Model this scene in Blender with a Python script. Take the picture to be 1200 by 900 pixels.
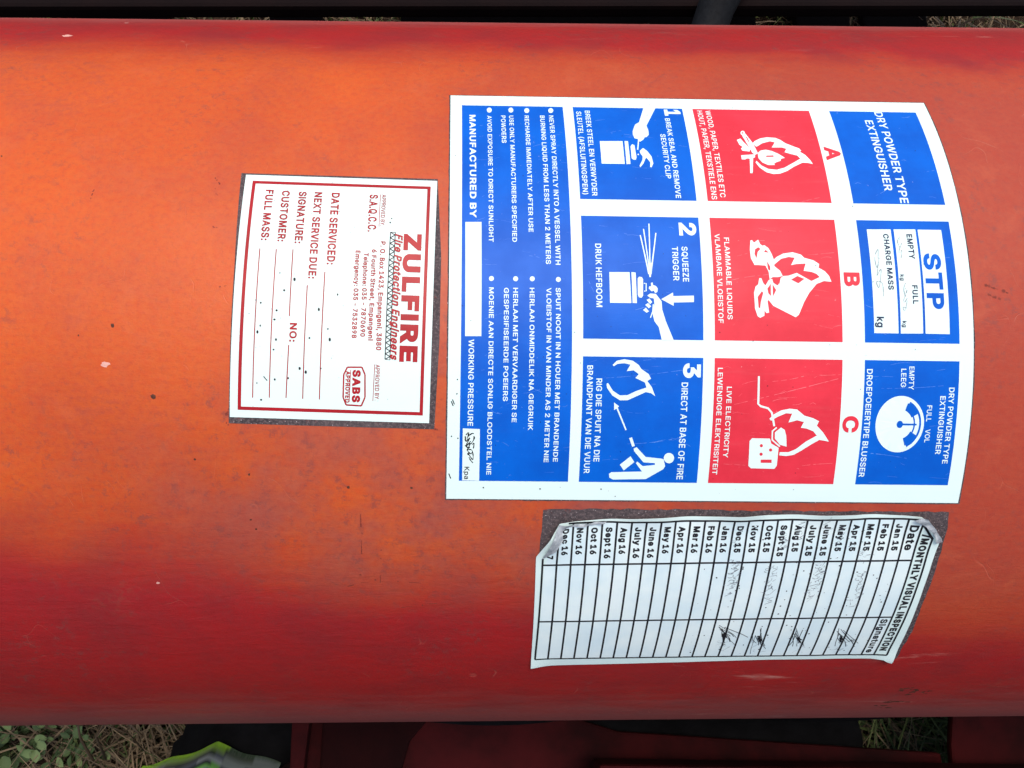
import bpy, bmesh, math, random
from mathutils import Vector, Matrix, noise
from mathutils.geometry import delaunay_2d_cdt
random.seed(7)
for o in list(bpy.data.objects): bpy.data.objects.remove(o, do_unlink=True)
scene = bpy.context.scene
C = scene.collection

# ------------------------------------------------------------------ camera
R = 0.160            # radius of the steel cylinder (m)
ZC = 0.30            # height of its axis above the ground
PSI = math.radians(17)   # the photographer leans to the near side of the cylinder
CAM = dict(f=894.12, D=0.384535, pp=(533.66, 473.5),
           rot=((0.999767, 0.00051, -0.021558), (0.000242, 0.999392, 0.034876), (0.021563, -0.034873, 0.999159)))
cd = bpy.data.cameras.new('camera'); cam = bpy.data.objects.new('camera', cd); C.objects.link(cam)
cam.matrix_world = (Matrix.Translation((0, 0, ZC)) @ Matrix.Rotation(PSI, 4, 'X')
                    @ Matrix.Translation((0, 0, CAM['D'])) @ Matrix(CAM['rot']).to_4x4())
cd.sensor_fit = 'HORIZONTAL'; cd.sensor_width = 36
cd.lens = CAM['f'] / 1200 * 36
cd.shift_x = (600 - CAM['pp'][0]) / 1200; cd.shift_y = -(450 - CAM['pp'][1]) / 1200
cd.clip_start = 0.01; cd.clip_end = 500
scene.camera = cam

# ------------------------------------------------------------------ light: hazy sky, soft sun from the far side
SUN_EL, SUN_AZ = math.radians(76), math.radians(20)      # azimuth from +Y towards +X
world = bpy.data.worlds.new('World'); scene.world = world; world.use_nodes = True
wn = world.node_tree.nodes; wl = world.node_tree.links
bg = wn['Background']; sky = wn.new('ShaderNodeTexSky'); sky.sky_type = 'NISHITA'; sky.sun_disc = False
sky.sun_elevation = SUN_EL; sky.sun_rotation = SUN_AZ; sky.dust_density = 5.0; sky.air_density = 1.0; sky.ozone_density = 0.6
wl.new(sky.outputs[0], bg.inputs[0]); bg.inputs[1].default_value = 0.15
sd = bpy.data.lights.new('sun', 'SUN'); sun = bpy.data.objects.new('sun', sd); C.objects.link(sun)
sd.energy = 1.5; sd.angle = math.radians(25); sd.color = (1.0, .95, .88)
sdir = Vector((math.sin(SUN_AZ) * math.cos(SUN_EL), math.cos(SUN_AZ) * math.cos(SUN_EL), math.sin(SUN_EL)))
sun.rotation_euler = sdir.to_track_quat('Z', 'Y').to_euler()
scene.view_settings.view_transform = 'Standard'; scene.view_settings.look = 'None'
scene.view_settings.gamma = 1; scene.view_settings.use_curve_mapping = False
scene.view_settings.exposure = 0.17

# measured outlines of the prints, in millimetres in each label's own frame
DATA = {
 'sigs': ((62.0, 32.7), (74.41, 32.95), (88.46, 32.8), (102.67, 33.08)),
 'dates': ((60.33, 6.4), (72.71, 8.63), (87.28, 7.5), (101.3, 11.18)),
 'tops': ((60.26, -9.4), (74.55, -7.99), (79.18, -10.92), (92.22, -9.25), (87.65, -12.86), (100.81, -2.07)),
 'big_scr': (((15.26, 72.39), (18.69, 77.5)), ((46.66, 98.11), (70.72, 95.28)), ((52.93, 94.25), (59.29, 95.68)), ((85.06, 105.48), (116.76, 97.22)), ((96.3, 98.49), (106.49, 96.59)), ((80.57, 123.41), (89.67, 123.84)), ((127.41, 100.13), (147.74, 99.11)), ((127.4, 119.74), (138.53, 121.21)), ((110.84, 96.53), (121.86, 95.88)), ((96.53, 104.33), (101.63, 103.75)), ((82.48, 68.73), (95.45, 66.41)), ((103.61, 60.36), (116.69, 59.05)), ((46.11, 25.36), (54.15, 25.53)), ((95.31, 5.36), (100.63, -0.01)), ((23.82, 61.67), (26.88, 62.16)), ((12.74, 107.87), (15.28, 108.85)), ((49.12, 74.46), (59.32, 73.27)), ((105.37, 43.29), (113.64, 40.73)), ((41.56, 69.37), (44.03, 75.06)), ((53.7, 117.65), (70.22, 115.4))),
 'body_scr': (((-23.53, 39.69), (-23.69, 52.72), (-24.89, 68.73), 0.5), ((-17.99, 54.27), (-18.84, 72.26), 0.4), ((163.55, -28.2), (167.07, -26.89), (171.84, -25.06), 1.0), ((164.81, -25.04), (169.07, -23.22), 0.7), ((-33.47, 68.67), (-19.93, 65.39), (1.48, 66.88), 0.4), ((-12.17, 76.66), (1.5, 74.57), 0.35), ((-68.26, -62.53), (-66.47, -60.07), (-68.3, -57.62), (-65.78, -55.25), 0.4), ((-67.8, -45.47), (-65.76, -45.2), 0.3), ((-64.27, -26.75), (-62.3, -27.27), 0.3), ((-104.19, -57.99), (-104.89, -53.83), 0.4), ((127.47, 44.56), (131.81, 53.53), 0.3), ((-61.61, 9.45), (-63.19, 12.47), (-61.26, 14.5), 0.6), ((-2.37, 14.56), (0.4, 16.1), 0.6)),
 'texts': (
  ('B', 'MANUFACTURED BY', 6.08, 9.69, 49.63, 1.98, 'white', 0.035, 0, 'printed_text'),
  ('B', 'AVOID EXPOSURE TO DIRECT SUNLIGHT', 11.8, 9.88, 57.48, 1.39, 'white', 0.02, 0, 'printed_text'),
  ('B', 'POWDERS', 16.22, 9.78, 21.83, 1.44, 'white', 0.02, 0, 'printed_text'),
  ('B', 'USE ONLY MANUFACTURERS SPECIFIED', 18.84, 9.72, 57.36, 1.39, 'white', 0.02, 0, 'printed_text'),
  ('B', 'RECHARGE IMMEDIATELY AFTER USE', 23.8, 9.6, 54.04, 1.39, 'white', 0.02, 0, 'printed_text'),
  ('B', 'BURNING LIQUID FROM LESS THAN 2 METERS', 28.81, 9.48, 64.2, 1.46, 'white', 0.02, 0, 'printed_text'),
  ('B', 'NEVER SPRAY DIRECTLY INTO A VESSEL WITH', 31.7, 9.4, 64.38, 1.46, 'white', 0.02, 0, 'printed_text'),
  ('B', 'MOENIE AAN DIRECTE SONLIG BLOODSTEL NIE', 11.85, 71.66, 127.56, 1.41, 'white', 0.02, 0, 'printed_text'),
  ('B', 'GESPESIFISEERDE POEIERS', 16.29, 71.72, 105.3, 1.41, 'white', 0.02, 0, 'printed_text'),
  ('B', 'HERLAAI MET VERVAARDIGER SE', 19.01, 71.68, 111.51, 1.41, 'white', 0.02, 0, 'printed_text'),
  ('B', 'HERLAAI ONMIDDELIK NA GEGRUIK', 23.9, 71.6, 113.85, 1.41, 'white', 0.02, 0, 'printed_text'),
  ('B', 'VLOEISTOF IN VAN MINDER AS 2 METER NIE', 28.9, 71.52, 123.51, 1.41, 'white', 0.02, 0, 'printed_text'),
  ('B', 'SPUIT NOOIT IN N HOUER MET BRANDENDE', 31.66, 71.48, 123.33, 1.41, 'white', 0.02, 0, 'printed_text'),
  ('B', 'WORKING PRESSURE', 5.97, 87.27, 112.76, 1.6, 'white', 0.02, 0, 'printed_text'),
  ('B', 'Kpa', 5.28, 125.13, 128.98, 1.47, 'ink', 0.01, 0, 'printed_text'),
  ('B', '1', 69.4, 5.59, 8.58, 5.29, 'white', 0.05, 0, 'printed_text'),
  ('B', 'BREAK SEAL AND REMOVE', 69.17, 9.82, 41.76, 1.61, 'white', 0.015, 0, 'printed_text'),
  ('B', 'SECURITY CLIP', 66.77, 16.98, 34.69, 1.62, 'white', 0.015, 0, 'printed_text'),
  ('B', 'BREEK STEEL EN VERWYDER', 43.5, 6.78, 41.44, 1.61, 'white', 0.015, 0, 'printed_text'),
  ('B', 'SLEUTEL (AFSLUITINGSPEN)', 40.67, 7.23, 40.97, 1.61, 'white', 0.015, 0, 'printed_text'),
  ('B', '2', 69.29, 50.17, 54.41, 5.2, 'white', 0.05, 0, 'printed_text'),
  ('B', 'SQUEEZE', 69.69, 58.0, 69.02, 1.8, 'white', 0.015, 0, 'printed_text'),
  ('B', 'TRIGGER', 66.8, 58.05, 68.76, 1.8, 'white', 0.015, 0, 'printed_text'),
  ('B', 'DRUK HEFBOOM', 43.68, 57.48, 77.12, 1.79, 'white', 0.015, 0, 'printed_text'),
  ('B', '3', 69.55, 93.44, 97.79, 5.25, 'white', 0.05, 0, 'printed_text'),
  ('B', 'DIRECT AT BASE OF FIRE', 69.16, 99.14, 128.46, 1.91, 'white', 0.015, 0, 'printed_text'),
  ('B', 'RIG DIE SPUIT NA DIE', 43.8, 98.26, 123.17, 1.72, 'white', 0.015, 0, 'printed_text'),
  ('B', 'BRANDPUNT VAN DIE VUUR', 41.04, 94.44, 126.83, 1.72, 'white', 0.015, 0, 'printed_text'),
  ('B', 'WOOD, PAPER, TEXTILES ETC', 82.9, 5.79, 41.25, 1.66, 'white', 0.012, 0, 'printed_text'),
  ('B', 'HOUT, PAPIER, TEKSTIELE ENS', 80.21, 5.86, 42.01, 1.66, 'white', 0.012, 0, 'printed_text'),
  ('B', 'A', 118.28, 21.15, 26.72, 4.78, 'red', 0.05, 0, 'printed_text'),
  ('B', 'B', 118.23, 65.34, 69.67, 4.83, 'red', 0.05, 0, 'printed_text'),
  ('B', 'C', 118.02, 108.49, 113.52, 4.82, 'red', 0.05, 0, 'printed_text'),
  ('B', 'FLAMMABLE LIQUIDS', 82.73, 54.86, 80.25, 1.52, 'white', 0.012, 0, 'printed_text'),
  ('B', 'VLAMBARE VLOEISTOF', 79.97, 53.68, 81.41, 1.52, 'white', 0.012, 0, 'printed_text'),
  ('B', 'LIVE ELECTRICITY', 82.69, 100.22, 121.53, 1.49, 'white', 0.012, 0, 'printed_text'),
  ('B', 'LEWENDIGE ELEKTRISITEIT', 79.85, 94.66, 126.84, 1.49, 'white', 0.012, 0, 'printed_text'),
  ('B', 'DRY POWDER TYPE', 138.52, 5.18, 42.24, 2.63, 'white', 0.018, 0, 'printed_text'),
  ('B', 'EXTINGUISHER', 134.36, 9.24, 37.88, 2.55, 'white', 0.018, 0, 'printed_text'),
  ('B', 'STP', 142.93, 58.92, 76.26, 5.22, 'blue', 0.05, 0, 'printed_letters'),
  ('B', 'EMPTY', 138.62, 52.81, 60.84, 1.77, 'navy', 0.03, 0, 'printed_text'),
  ('B', 'FULL', 138.67, 69.03, 74.76, 1.66, 'navy', 0.03, 0, 'printed_text'),
  ('B', 'CHARGE MASS', 131.47, 52.83, 70.55, 1.67, 'navy', 0.03, 0, 'printed_text'),
  ('B', 'kg', 135.35, 65.78, 67.67, 1.2, 'navy', 0.03, 0, 'printed_text'),
  ('B', 'kg', 135.24, 79.96, 81.88, 1.19, 'navy', 0.03, 0, 'printed_text'),
  ('B', 'kg', 127.5, 78.79, 81.99, 2.2, 'navy', 0.03, 0, 'printed_text'),
  ('B', 'DRY POWDER TYPE', 149.51, 99.64, 122.69, 1.64, 'white', 0.015, 0, 'printed_text'),
  ('B', 'EXTINGUISHER', 146.97, 102.23, 119.8, 1.64, 'white', 0.015, 0, 'printed_text'),
  ('B', 'FULL', 143.19, 105.04, 109.88, 1.51, 'white', 0.012, 0, 'printed_text'),
  ('B', 'VOL', 143.24, 112.21, 116.24, 1.52, 'white', 0.012, 0, 'printed_text'),
  ('B', 'EMPTY', 137.27, 93.53, 100.43, 1.55, 'white', 0.012, 0, 'printed_text'),
  ('B', 'LEEG', 134.86, 94.24, 99.7, 1.55, 'white', 0.012, 0, 'printed_text'),
  ('B', 'DROEPOEIERTIPE BLUSSER', 124.53, 94.45, 127.16, 1.72, 'white', 0.015, 0, 'printed_text'),
  ('S', 'ZULFIRE', 49.09, 18.5, 57.38, 5.36, 'print_red', 0.07, 0, 'sticker_headline'),
  ('S', 'Fire Protection Engineers', 46.48, 18.6, 56.92, 2.32, 'white', 0.05, 0.3, 'tagline_halo'),
  ('S', 'Fire Protection Engineers', 46.48, 18.6, 56.92, 2.32, 'print_red', 0.05, 0.3, 'tagline_text'),
  ('S', 'S.A.Q.C.C.', 38.14, 5.69, 18.21, 2.55, 'print_red', 0.03, 0, 'printed_text'),
  ('S', 'APPROVED BY.', 41.88, 5.55, 16.28, 1.28, 'print_red', 0.012, 0, 'printed_text'),
  ('S', 'APPROVED BY.', 42.26, 58.4, 68.92, 1.24, 'print_red', 0.012, 0, 'printed_text'),
  ('S', 'P. O. Box 1423, Empangeni, 3880', 42.23, 21.21, 54.21, 1.52, 'print_red', 0.034, 0, 'printed_text'),
  ('S', '6 Fourth Street, Empangeni', 39.82, 23.82, 51.44, 1.43, 'print_red', 0.034, 0, 'printed_text'),
  ('S', 'Telephone: 035 - 7870690', 37.46, 25.06, 50.36, 1.43, 'print_red', 0.034, 0, 'printed_text'),
  ('S', 'Emergency: 035 - 7532898', 34.99, 24.38, 50.88, 1.43, 'print_red', 0.034, 0, 'printed_text'),
  ('S', 'DATE SERVICED:', 26.63, 5.51, 29.05, 2.44, 'print_red', 0.034, 0, 'printed_text'),
  ('S', 'NEXT SERVICE DUE:', 21.44, 5.48, 33.55, 2.34, 'print_red', 0.034, 0, 'printed_text'),
  ('S', 'SIGNATURE:', 16.69, 5.46, 22.72, 2.36, 'print_red', 0.034, 0, 'printed_text'),
  ('S', 'CUSTOMER:', 11.59, 5.33, 22.33, 2.36, 'print_red', 0.034, 0, 'printed_text'),
  ('S', 'FULL MASS:', 6.66, 5.2, 22.12, 2.35, 'print_red', 0.034, 0, 'printed_text'),
  ('S', 'NO:', 16.8, 47.02, 52.57, 2.12, 'print_red', 0.034, 0, 'printed_text'),
  ('S', 'SABS', 35.58, 60.13, 69.67, 2.4, 'print_red', 0.07, 0, 'printed_text'),
  ('S', 'APPROVED', 33.59, 60.54, 69.83, 1.33, 'print_red', 0.05, 0, 'printed_text'),
 ),
 'polys': (
  ('B', 'bullet', 'white', 2, ((13.34, 7.23), (13.28, 7.65), (13.13, 8.01), (12.91, 8.28), (12.65, 8.43), (12.37, 8.44), (12.11, 8.3), (11.9, 8.04), (11.77, 7.68), (11.73, 7.27), (11.78, 6.85), (11.93, 6.48), (12.15, 6.2), (12.42, 6.05), (12.7, 6.04), (12.96, 6.18), (13.17, 6.45), (13.3, 6.82))),
  ('B', 'bullet', 'white', 2, ((20.34, 7.06), (20.27, 7.48), (20.12, 7.84), (19.89, 8.12), (19.63, 8.27), (19.35, 8.27), (19.09, 8.14), (18.88, 7.87), (18.76, 7.51), (18.72, 7.1), (18.78, 6.68), (18.94, 6.31), (19.16, 6.03), (19.43, 5.88), (19.71, 5.87), (19.97, 6.01), (20.18, 6.28), (20.3, 6.65))),
  ('B', 'bullet', 'white', 2, ((25.48, 7.17), (25.42, 7.58), (25.26, 7.95), (25.03, 8.22), (24.76, 8.37), (24.48, 8.38), (24.22, 8.24), (24.02, 7.98), (23.9, 7.62), (23.87, 7.21), (23.93, 6.79), (24.09, 6.42), (24.32, 6.14), (24.59, 5.99), (24.87, 5.98), (25.13, 6.12), (25.33, 6.39), (25.46, 6.75))),
  ('B', 'bullet', 'white', 2, ((33.27, 6.98), (33.19, 7.4), (33.03, 7.76), (32.8, 8.04), (32.52, 8.18), (32.24, 8.19), (31.99, 8.05), (31.79, 7.79), (31.67, 7.43), (31.65, 7.02), (31.72, 6.6), (31.89, 6.23), (32.12, 5.95), (32.39, 5.8), (32.68, 5.79), (32.93, 5.93), (33.13, 6.2), (33.25, 6.56))),
  ('B', 'bullet', 'white', 2, ((13.29, 68.94), (13.25, 69.2), (13.12, 69.43), (12.93, 69.6), (12.68, 69.7), (12.43, 69.7), (12.19, 69.62), (11.99, 69.45), (11.86, 69.22), (11.82, 68.96), (11.86, 68.7), (11.99, 68.46), (12.18, 68.29), (12.43, 68.19), (12.68, 68.19), (12.92, 68.28), (13.12, 68.45), (13.25, 68.67))),
  ('B', 'bullet', 'white', 2, ((20.48, 68.9), (20.44, 69.16), (20.31, 69.39), (20.11, 69.56), (19.87, 69.66), (19.61, 69.66), (19.37, 69.58), (19.17, 69.41), (19.04, 69.18), (19.0, 68.92), (19.05, 68.66), (19.18, 68.42), (19.37, 68.25), (19.61, 68.15), (19.87, 68.15), (20.11, 68.24), (20.31, 68.41), (20.44, 68.63))),
  ('B', 'bullet', 'white', 2, ((25.42, 68.82), (25.37, 69.08), (25.24, 69.31), (25.04, 69.49), (24.8, 69.58), (24.55, 69.59), (24.3, 69.5), (24.11, 69.33), (23.98, 69.1), (23.94, 68.84), (23.98, 68.58), (24.11, 68.35), (24.31, 68.17), (24.55, 68.08), (24.81, 68.07), (25.05, 68.16), (25.25, 68.33), (25.38, 68.56))),
  ('B', 'bullet', 'white', 2, ((33.19, 68.92), (33.14, 69.18), (33.01, 69.41), (32.81, 69.59), (32.56, 69.68), (32.31, 69.68), (32.07, 69.6), (31.87, 69.43), (31.74, 69.2), (31.7, 68.94), (31.75, 68.68), (31.88, 68.44), (32.08, 68.27), (32.32, 68.17), (32.58, 68.17), (32.82, 68.26), (33.02, 68.43), (33.14, 68.65))),
  ('B', 'blank_field', 'white', 2, ((4.73, 51.07), (9.59, 50.98), (9.67, 86.27), (4.9, 86.33))),
  ('B', 'blank_field', 'white', 2, ((4.6, 113.51), (9.64, 113.68), (9.76, 129.48), (4.66, 129.37))),
  ('B', 'security_clip_pictogram', 'white', 2, ((63.06, 4.39), (67.1, 4.29), (62.8, 13.38), (63.19, 15.41), (63.07, 17.4), (62.24, 18.4), (61.69, 18.42), (61.02, 19.64), (59.96, 20.39), (59.25, 19.2), (58.37, 18.98), (58.0, 17.27), (58.15, 15.77), (59.19, 12.95), (60.59, 11.87))),
  ('B', 'security_clip_pictogram', 'white', 2, ((59.47, 19.41), (58.72, 23.69), (59.11, 23.73), (59.86, 19.45))),
  ('B', 'security_clip_pictogram', 'white', 2, ((59.16, 25.63), (59.06, 25.86), (58.88, 25.96), (58.71, 25.87), (58.66, 25.65), (58.75, 25.42), (58.94, 25.32), (59.11, 25.41))),
  ('B', 'security_clip_pictogram', 'white', 2, ((47.21, 20.43), (54.44, 20.27), (54.36, 29.45), (47.14, 29.51))),
  ('B', 'security_clip_pictogram', 'white', 2, ((55.06, 20.25), (56.18, 20.23), (56.14, 29.42), (54.89, 29.53))),
  ('B', 'security_clip_pictogram', 'white', 2, ((56.77, 22.35), (57.4, 21.49), (58.08, 21.85), (58.25, 26.92), (57.96, 27.74), (57.18, 27.75), (56.69, 27.18))),
  ('B', 'security_clip_pictogram', 'white', 2, ((59.55, 24.16), (60.67, 22.97), (61.82, 24.11), (63.03, 26.37), (63.3, 29.05), (62.62, 30.6), (62.2, 30.48), (62.38, 28.63), (61.37, 26.86), (60.97, 27.32), (60.26, 29.11), (59.06, 30.68), (58.94, 30.02), (60.03, 27.78), (60.23, 26.43), (59.57, 25.08))),
  ('B', 'trigger_pictogram', 'white', 2, ((63.03, 74.47), (66.57, 72.38), (66.63, 73.47), (72.81, 73.24), (72.76, 75.19), (66.71, 75.41), (66.69, 76.44))),
  ('B', 'trigger_pictogram', 'white', 2, ((57.25, 54.48), (57.6, 54.47), (59.74, 66.89), (59.32, 66.89))),
  ('B', 'trigger_pictogram', 'white', 2, ((58.35, 52.44), (58.69, 52.44), (59.87, 65.56), (59.53, 65.56))),
  ('B', 'trigger_pictogram', 'white', 2, ((60.09, 50.66), (60.44, 50.66), (60.09, 65.55), (59.74, 65.56))),
  ('B', 'trigger_pictogram', 'white', 2, ((62.03, 53.69), (62.38, 53.69), (60.3, 66.88), (59.87, 66.88))),
  ('B', 'trigger_pictogram', 'white', 2, ((59.35, 63.34), (60.51, 63.32), (60.1, 67.76), (59.63, 67.77))),
  ('B', 'trigger_pictogram', 'white', 2, ((47.7, 66.41), (53.75, 66.32), (54.1, 75.77), (47.74, 75.78))),
  ('B', 'trigger_pictogram', 'white', 2, ((54.3, 66.31), (55.58, 66.42), (55.75, 75.74), (54.48, 75.76))),
  ('B', 'trigger_pictogram', 'white', 2, ((56.12, 68.26), (56.56, 67.69), (57.41, 67.8), (57.74, 68.46), (57.62, 73.47), (57.18, 74.13), (56.42, 74.01), (56.05, 73.28))),
  ('B', 'trigger_pictogram', 'white', 2, ((57.91, 69.88), (58.49, 69.76), (58.44, 72.03), (57.99, 71.93), (57.98, 72.23), (58.72, 72.11), (58.78, 69.67), (57.92, 69.57))),
  ('B', 'trigger_pictogram', 'white', 2, ((60.05, 69.52), (60.61, 69.38), (60.67, 70.17), (61.51, 70.46), (62.05, 71.23), (61.89, 72.32), (61.25, 72.64), (60.84, 71.91), (60.2, 72.13), (59.36, 71.28), (59.51, 70.62), (60.1, 70.61))),
  ('B', 'trigger_pictogram', 'white', 2, ((58.89, 73.45), (59.76, 72.79), (61.45, 72.89), (63.11, 75.12), (63.28, 77.69), (64.3, 81.09), (66.61, 86.66), (63.09, 86.71), (62.17, 82.82), (60.91, 81.14), (60.3, 78.59), (60.97, 76.01), (60.79, 74.29), (59.73, 74.09))),
  ('B', 'trigger_pictogram', 'white', 2, ((58.66, 74.75), (59.51, 74.31), (60.3, 75.37), (59.69, 76.03))),
  ('B', 'trigger_pictogram', 'white', 2, ((58.21, 76.27), (59.06, 75.69), (59.98, 76.67), (59.25, 77.24))),
  ('B', 'trigger_pictogram', 'white', 2, ((57.55, 77.78), (58.41, 77.12), (59.33, 78.18), (58.6, 78.62))),
  ('B', 'trigger_pictogram', 'white', 2, ((60.48, 76.01), (60.28, 78.13), (59.59, 80.05), (59.87, 80.14), (60.57, 78.19), (60.78, 76.02))),
  ('B', 'aim_at_fire_pictogram', 'white', 2, ((48.54, 94.25), (49.78, 92.98), (52.03, 92.5), (54.51, 92.92), (56.33, 94.15), (57.03, 95.26), (59.31, 96.8), (60.02, 98.14), (58.91, 98.82), (60.3, 100.6), (61.38, 103.29), (60.13, 102.4), (58.54, 102.11), (55.87, 103.35), (53.19, 104.6), (50.94, 104.63), (48.64, 103.22), (47.01, 100.99), (46.84, 99.74), (47.29, 99.56), (48.83, 101.87), (50.89, 103.19), (53.15, 103.07), (55.82, 101.78), (58.73, 100.76), (58.24, 99.28), (55.37, 97.97), (56.38, 96.84), (54.78, 95.74), (52.76, 95.99), (53.85, 94.09), (52.05, 93.67), (50.02, 93.88), (48.91, 94.61))),
  ('B', 'aim_at_fire_pictogram', 'white', 2, ((49.24, 105.28), (50.77, 106.44), (49.32, 107.58))),
  ('B', 'aim_at_fire_pictogram', 'white', 2, ((49.9, 106.89), (52.87, 113.53), (53.28, 113.36), (50.31, 106.72))),
  ('B', 'aim_at_fire_pictogram', 'white', 2, ((54.15, 115.92), (55.19, 118.53), (55.99, 118.23), (54.95, 115.62))),
  ('B', 'aim_at_fire_pictogram', 'white', 2, ((67.99, 121.84), (67.93, 122.38), (67.7, 122.87), (67.31, 123.23), (66.81, 123.42), (66.27, 123.43), (65.75, 123.24), (65.31, 122.89), (65.01, 122.41), (64.88, 121.87), (64.94, 121.33), (65.18, 120.85), (65.57, 120.49), (66.06, 120.29), (66.6, 120.29), (67.12, 120.47), (67.56, 120.82), (67.86, 121.29))),
  ('B', 'aim_at_fire_pictogram', 'white', 2, ((55.63, 119.08), (56.51, 118.61), (59.42, 121.6), (64.02, 122.02), (64.86, 122.25), (65.46, 124.36), (64.94, 125.31), (59.89, 128.46), (50.03, 128.7), (48.85, 128.09), (48.68, 126.9), (49.43, 126.41), (58.57, 126.09), (56.57, 123.51), (57.0, 123.03), (58.69, 124.43), (62.32, 124.01), (62.29, 123.45), (58.84, 123.25), (55.9, 119.91))),
  ('B', 'aim_at_fire_pictogram', 'white', 2, ((51.8, 124.03), (54.85, 121.41), (56.09, 123.18), (53.06, 125.81))),
  ('B', 'wood_fire_pictogram', 'white', 2, ((95.8, 20.27), (96.63, 19.35), (98.47, 18.22), (100.77, 17.62), (103.47, 17.81), (104.96, 18.62), (106.34, 20.04), (108.57, 21.24), (110.32, 22.09), (110.82, 23.03), (110.33, 23.49), (111.74, 24.67), (112.99, 26.69), (113.57, 28.29), (111.97, 27.89), (110.36, 27.83), (107.39, 29.48), (104.97, 31.17), (102.67, 32.19), (100.5, 32.39), (98.45, 31.79), (96.56, 30.03), (95.51, 28.06), (95.94, 27.38), (97.22, 29.19), (99.18, 30.47), (101.82, 30.74), (104.37, 29.87), (107.07, 28.16), (109.97, 26.25), (109.23, 25.07), (107.18, 24.42), (105.39, 23.77), (106.19, 22.36), (104.92, 21.85), (101.64, 21.92), (102.98, 19.75), (101.55, 19.32), (98.94, 20.2), (96.93, 21.67), (96.55, 21.5))),
  ('B', 'wood_fire_pictogram', 'white', 2, ((96.77, 24.3), (97.89, 23.23), (99.58, 22.85), (101.4, 23.33), (103.37, 24.5), (105.14, 26.01), (103.7, 26.55), (103.59, 27.23), (102.29, 27.76), (101.4, 28.28), (101.43, 28.94), (99.41, 28.98), (97.67, 28.02), (96.72, 26.35))),
  ('B', 'wood_fire_pictogram', 'white', 2, ((92.97, 17.05), (94.18, 16.09), (95.84, 20.02), (96.85, 24.3), (95.98, 25.0), (95.14, 24.33))),
  ('B', 'wood_fire_pictogram', 'white', 2, ((94.1, 15.91), (93.92, 16.4), (93.6, 16.76), (93.22, 16.9), (92.88, 16.77), (92.68, 16.42), (92.67, 15.94), (92.85, 15.45), (93.17, 15.08), (93.55, 14.94), (93.89, 15.06), (94.09, 15.42))),
  ('B', 'wood_fire_pictogram', 'white', 2, ((91.02, 18.93), (92.29, 18.35), (92.91, 19.61), (93.66, 20.85), (94.74, 22.6), (94.29, 23.73), (92.03, 23.43), (91.77, 22.49), (92.4, 21.94), (91.47, 20.9))),
  ('B', 'wood_fire_pictogram', 'white', 2, ((91.35, 25.27), (95.87, 24.83), (95.69, 26.03), (95.01, 26.39), (94.06, 32.2), (93.26, 32.21), (93.9, 26.58), (93.05, 26.5), (92.45, 26.95), (91.37, 26.97))),
  ('B', 'wood_fire_detail', 'red', 3, ((99.32, 25.28), (101.63, 25.16), (101.6, 25.71), (99.23, 25.79))),
  ('B', 'wood_fire_detail', 'red', 3, ((93.58, 15.92), (93.46, 16.16), (93.27, 16.26), (93.11, 16.17), (93.08, 15.93), (93.19, 15.69), (93.39, 15.58), (93.55, 15.68))),
  ('B', 'wood_fire_detail', 'red', 3, ((94.13, 17.65), (94.6, 19.76), (94.84, 19.6), (94.38, 17.5))),
  ('B', 'liquid_fire_pictogram', 'white', 2, ((97.24, 61.77), (98.42, 60.76), (100.4, 59.73), (103.29, 59.25), (105.76, 59.97), (106.63, 60.96), (109.42, 61.74), (111.07, 62.87), (110.76, 64.02), (112.64, 65.14), (113.8, 66.59), (114.38, 68.36), (112.12, 68.17), (109.86, 69.08), (107.51, 71.84), (105.81, 74.73), (104.12, 78.54), (103.16, 79.34), (96.52, 75.98), (95.17, 74.25), (95.67, 73.29), (96.79, 72.8), (97.63, 71.51), (98.5, 69.73), (99.09, 67.47), (99.91, 66.81), (101.5, 66.68), (104.07, 65.77), (108.33, 68.23), (110.93, 66.96), (110.05, 66.0), (108.52, 65.37), (106.17, 65.08), (106.96, 62.77), (104.26, 62.98), (102.5, 63.34), (103.78, 61.0), (101.9, 60.8), (99.64, 61.4), (97.46, 63.25))),
  ('B', 'liquid_fire_pictogram', 'white', 2, ((90.74, 55.68), (91.23, 55.51), (91.8, 56.35), (93.14, 55.37), (93.66, 56.82), (94.25, 57.32), (94.9, 57.14), (96.09, 58.13), (96.9, 59.95), (97.48, 61.94), (97.42, 63.75), (99.07, 65.19), (99.76, 66.81), (98.32, 67.16), (96.75, 67.18), (95.77, 67.84), (95.58, 65.57), (94.75, 63.63), (92.71, 63.49), (91.45, 63.51), (90.48, 61.39), (90.35, 58.73))),
  ('B', 'liquid_fire_pictogram', 'white', 2, ((92.64, 67.57), (93.27, 67.56), (93.81, 69.16), (94.41, 69.8), (95.43, 68.17), (95.92, 67.84), (98.94, 67.31), (98.33, 70.06), (97.24, 73.27), (95.66, 73.61), (94.84, 74.58), (95.21, 78.04), (94.42, 78.21), (93.82, 77.44), (93.78, 79.01), (92.52, 79.65), (91.74, 79.19), (91.02, 76.85), (90.86, 72.09), (91.41, 70.17), (92.23, 69.51))),
  ('B', 'liquid_fire_detail', 'red', 3, ((102.21, 67.9), (104.17, 66.74), (106.23, 67.61), (104.35, 69.0))),
  ('B', 'liquid_fire_detail', 'red', 3, ((91.94, 58.53), (92.95, 57.84), (93.6, 58.34), (92.67, 59.36), (92.22, 61.36), (91.68, 60.04))),
  ('B', 'liquid_fire_detail', 'red', 3, ((94.57, 59.33), (95.1, 58.65), (96.05, 59.53))),
  ('B', 'liquid_fire_detail', 'red', 3, ((95.25, 62.3), (96.15, 63.93), (96.07, 65.24), (95.47, 64.76))),
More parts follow.
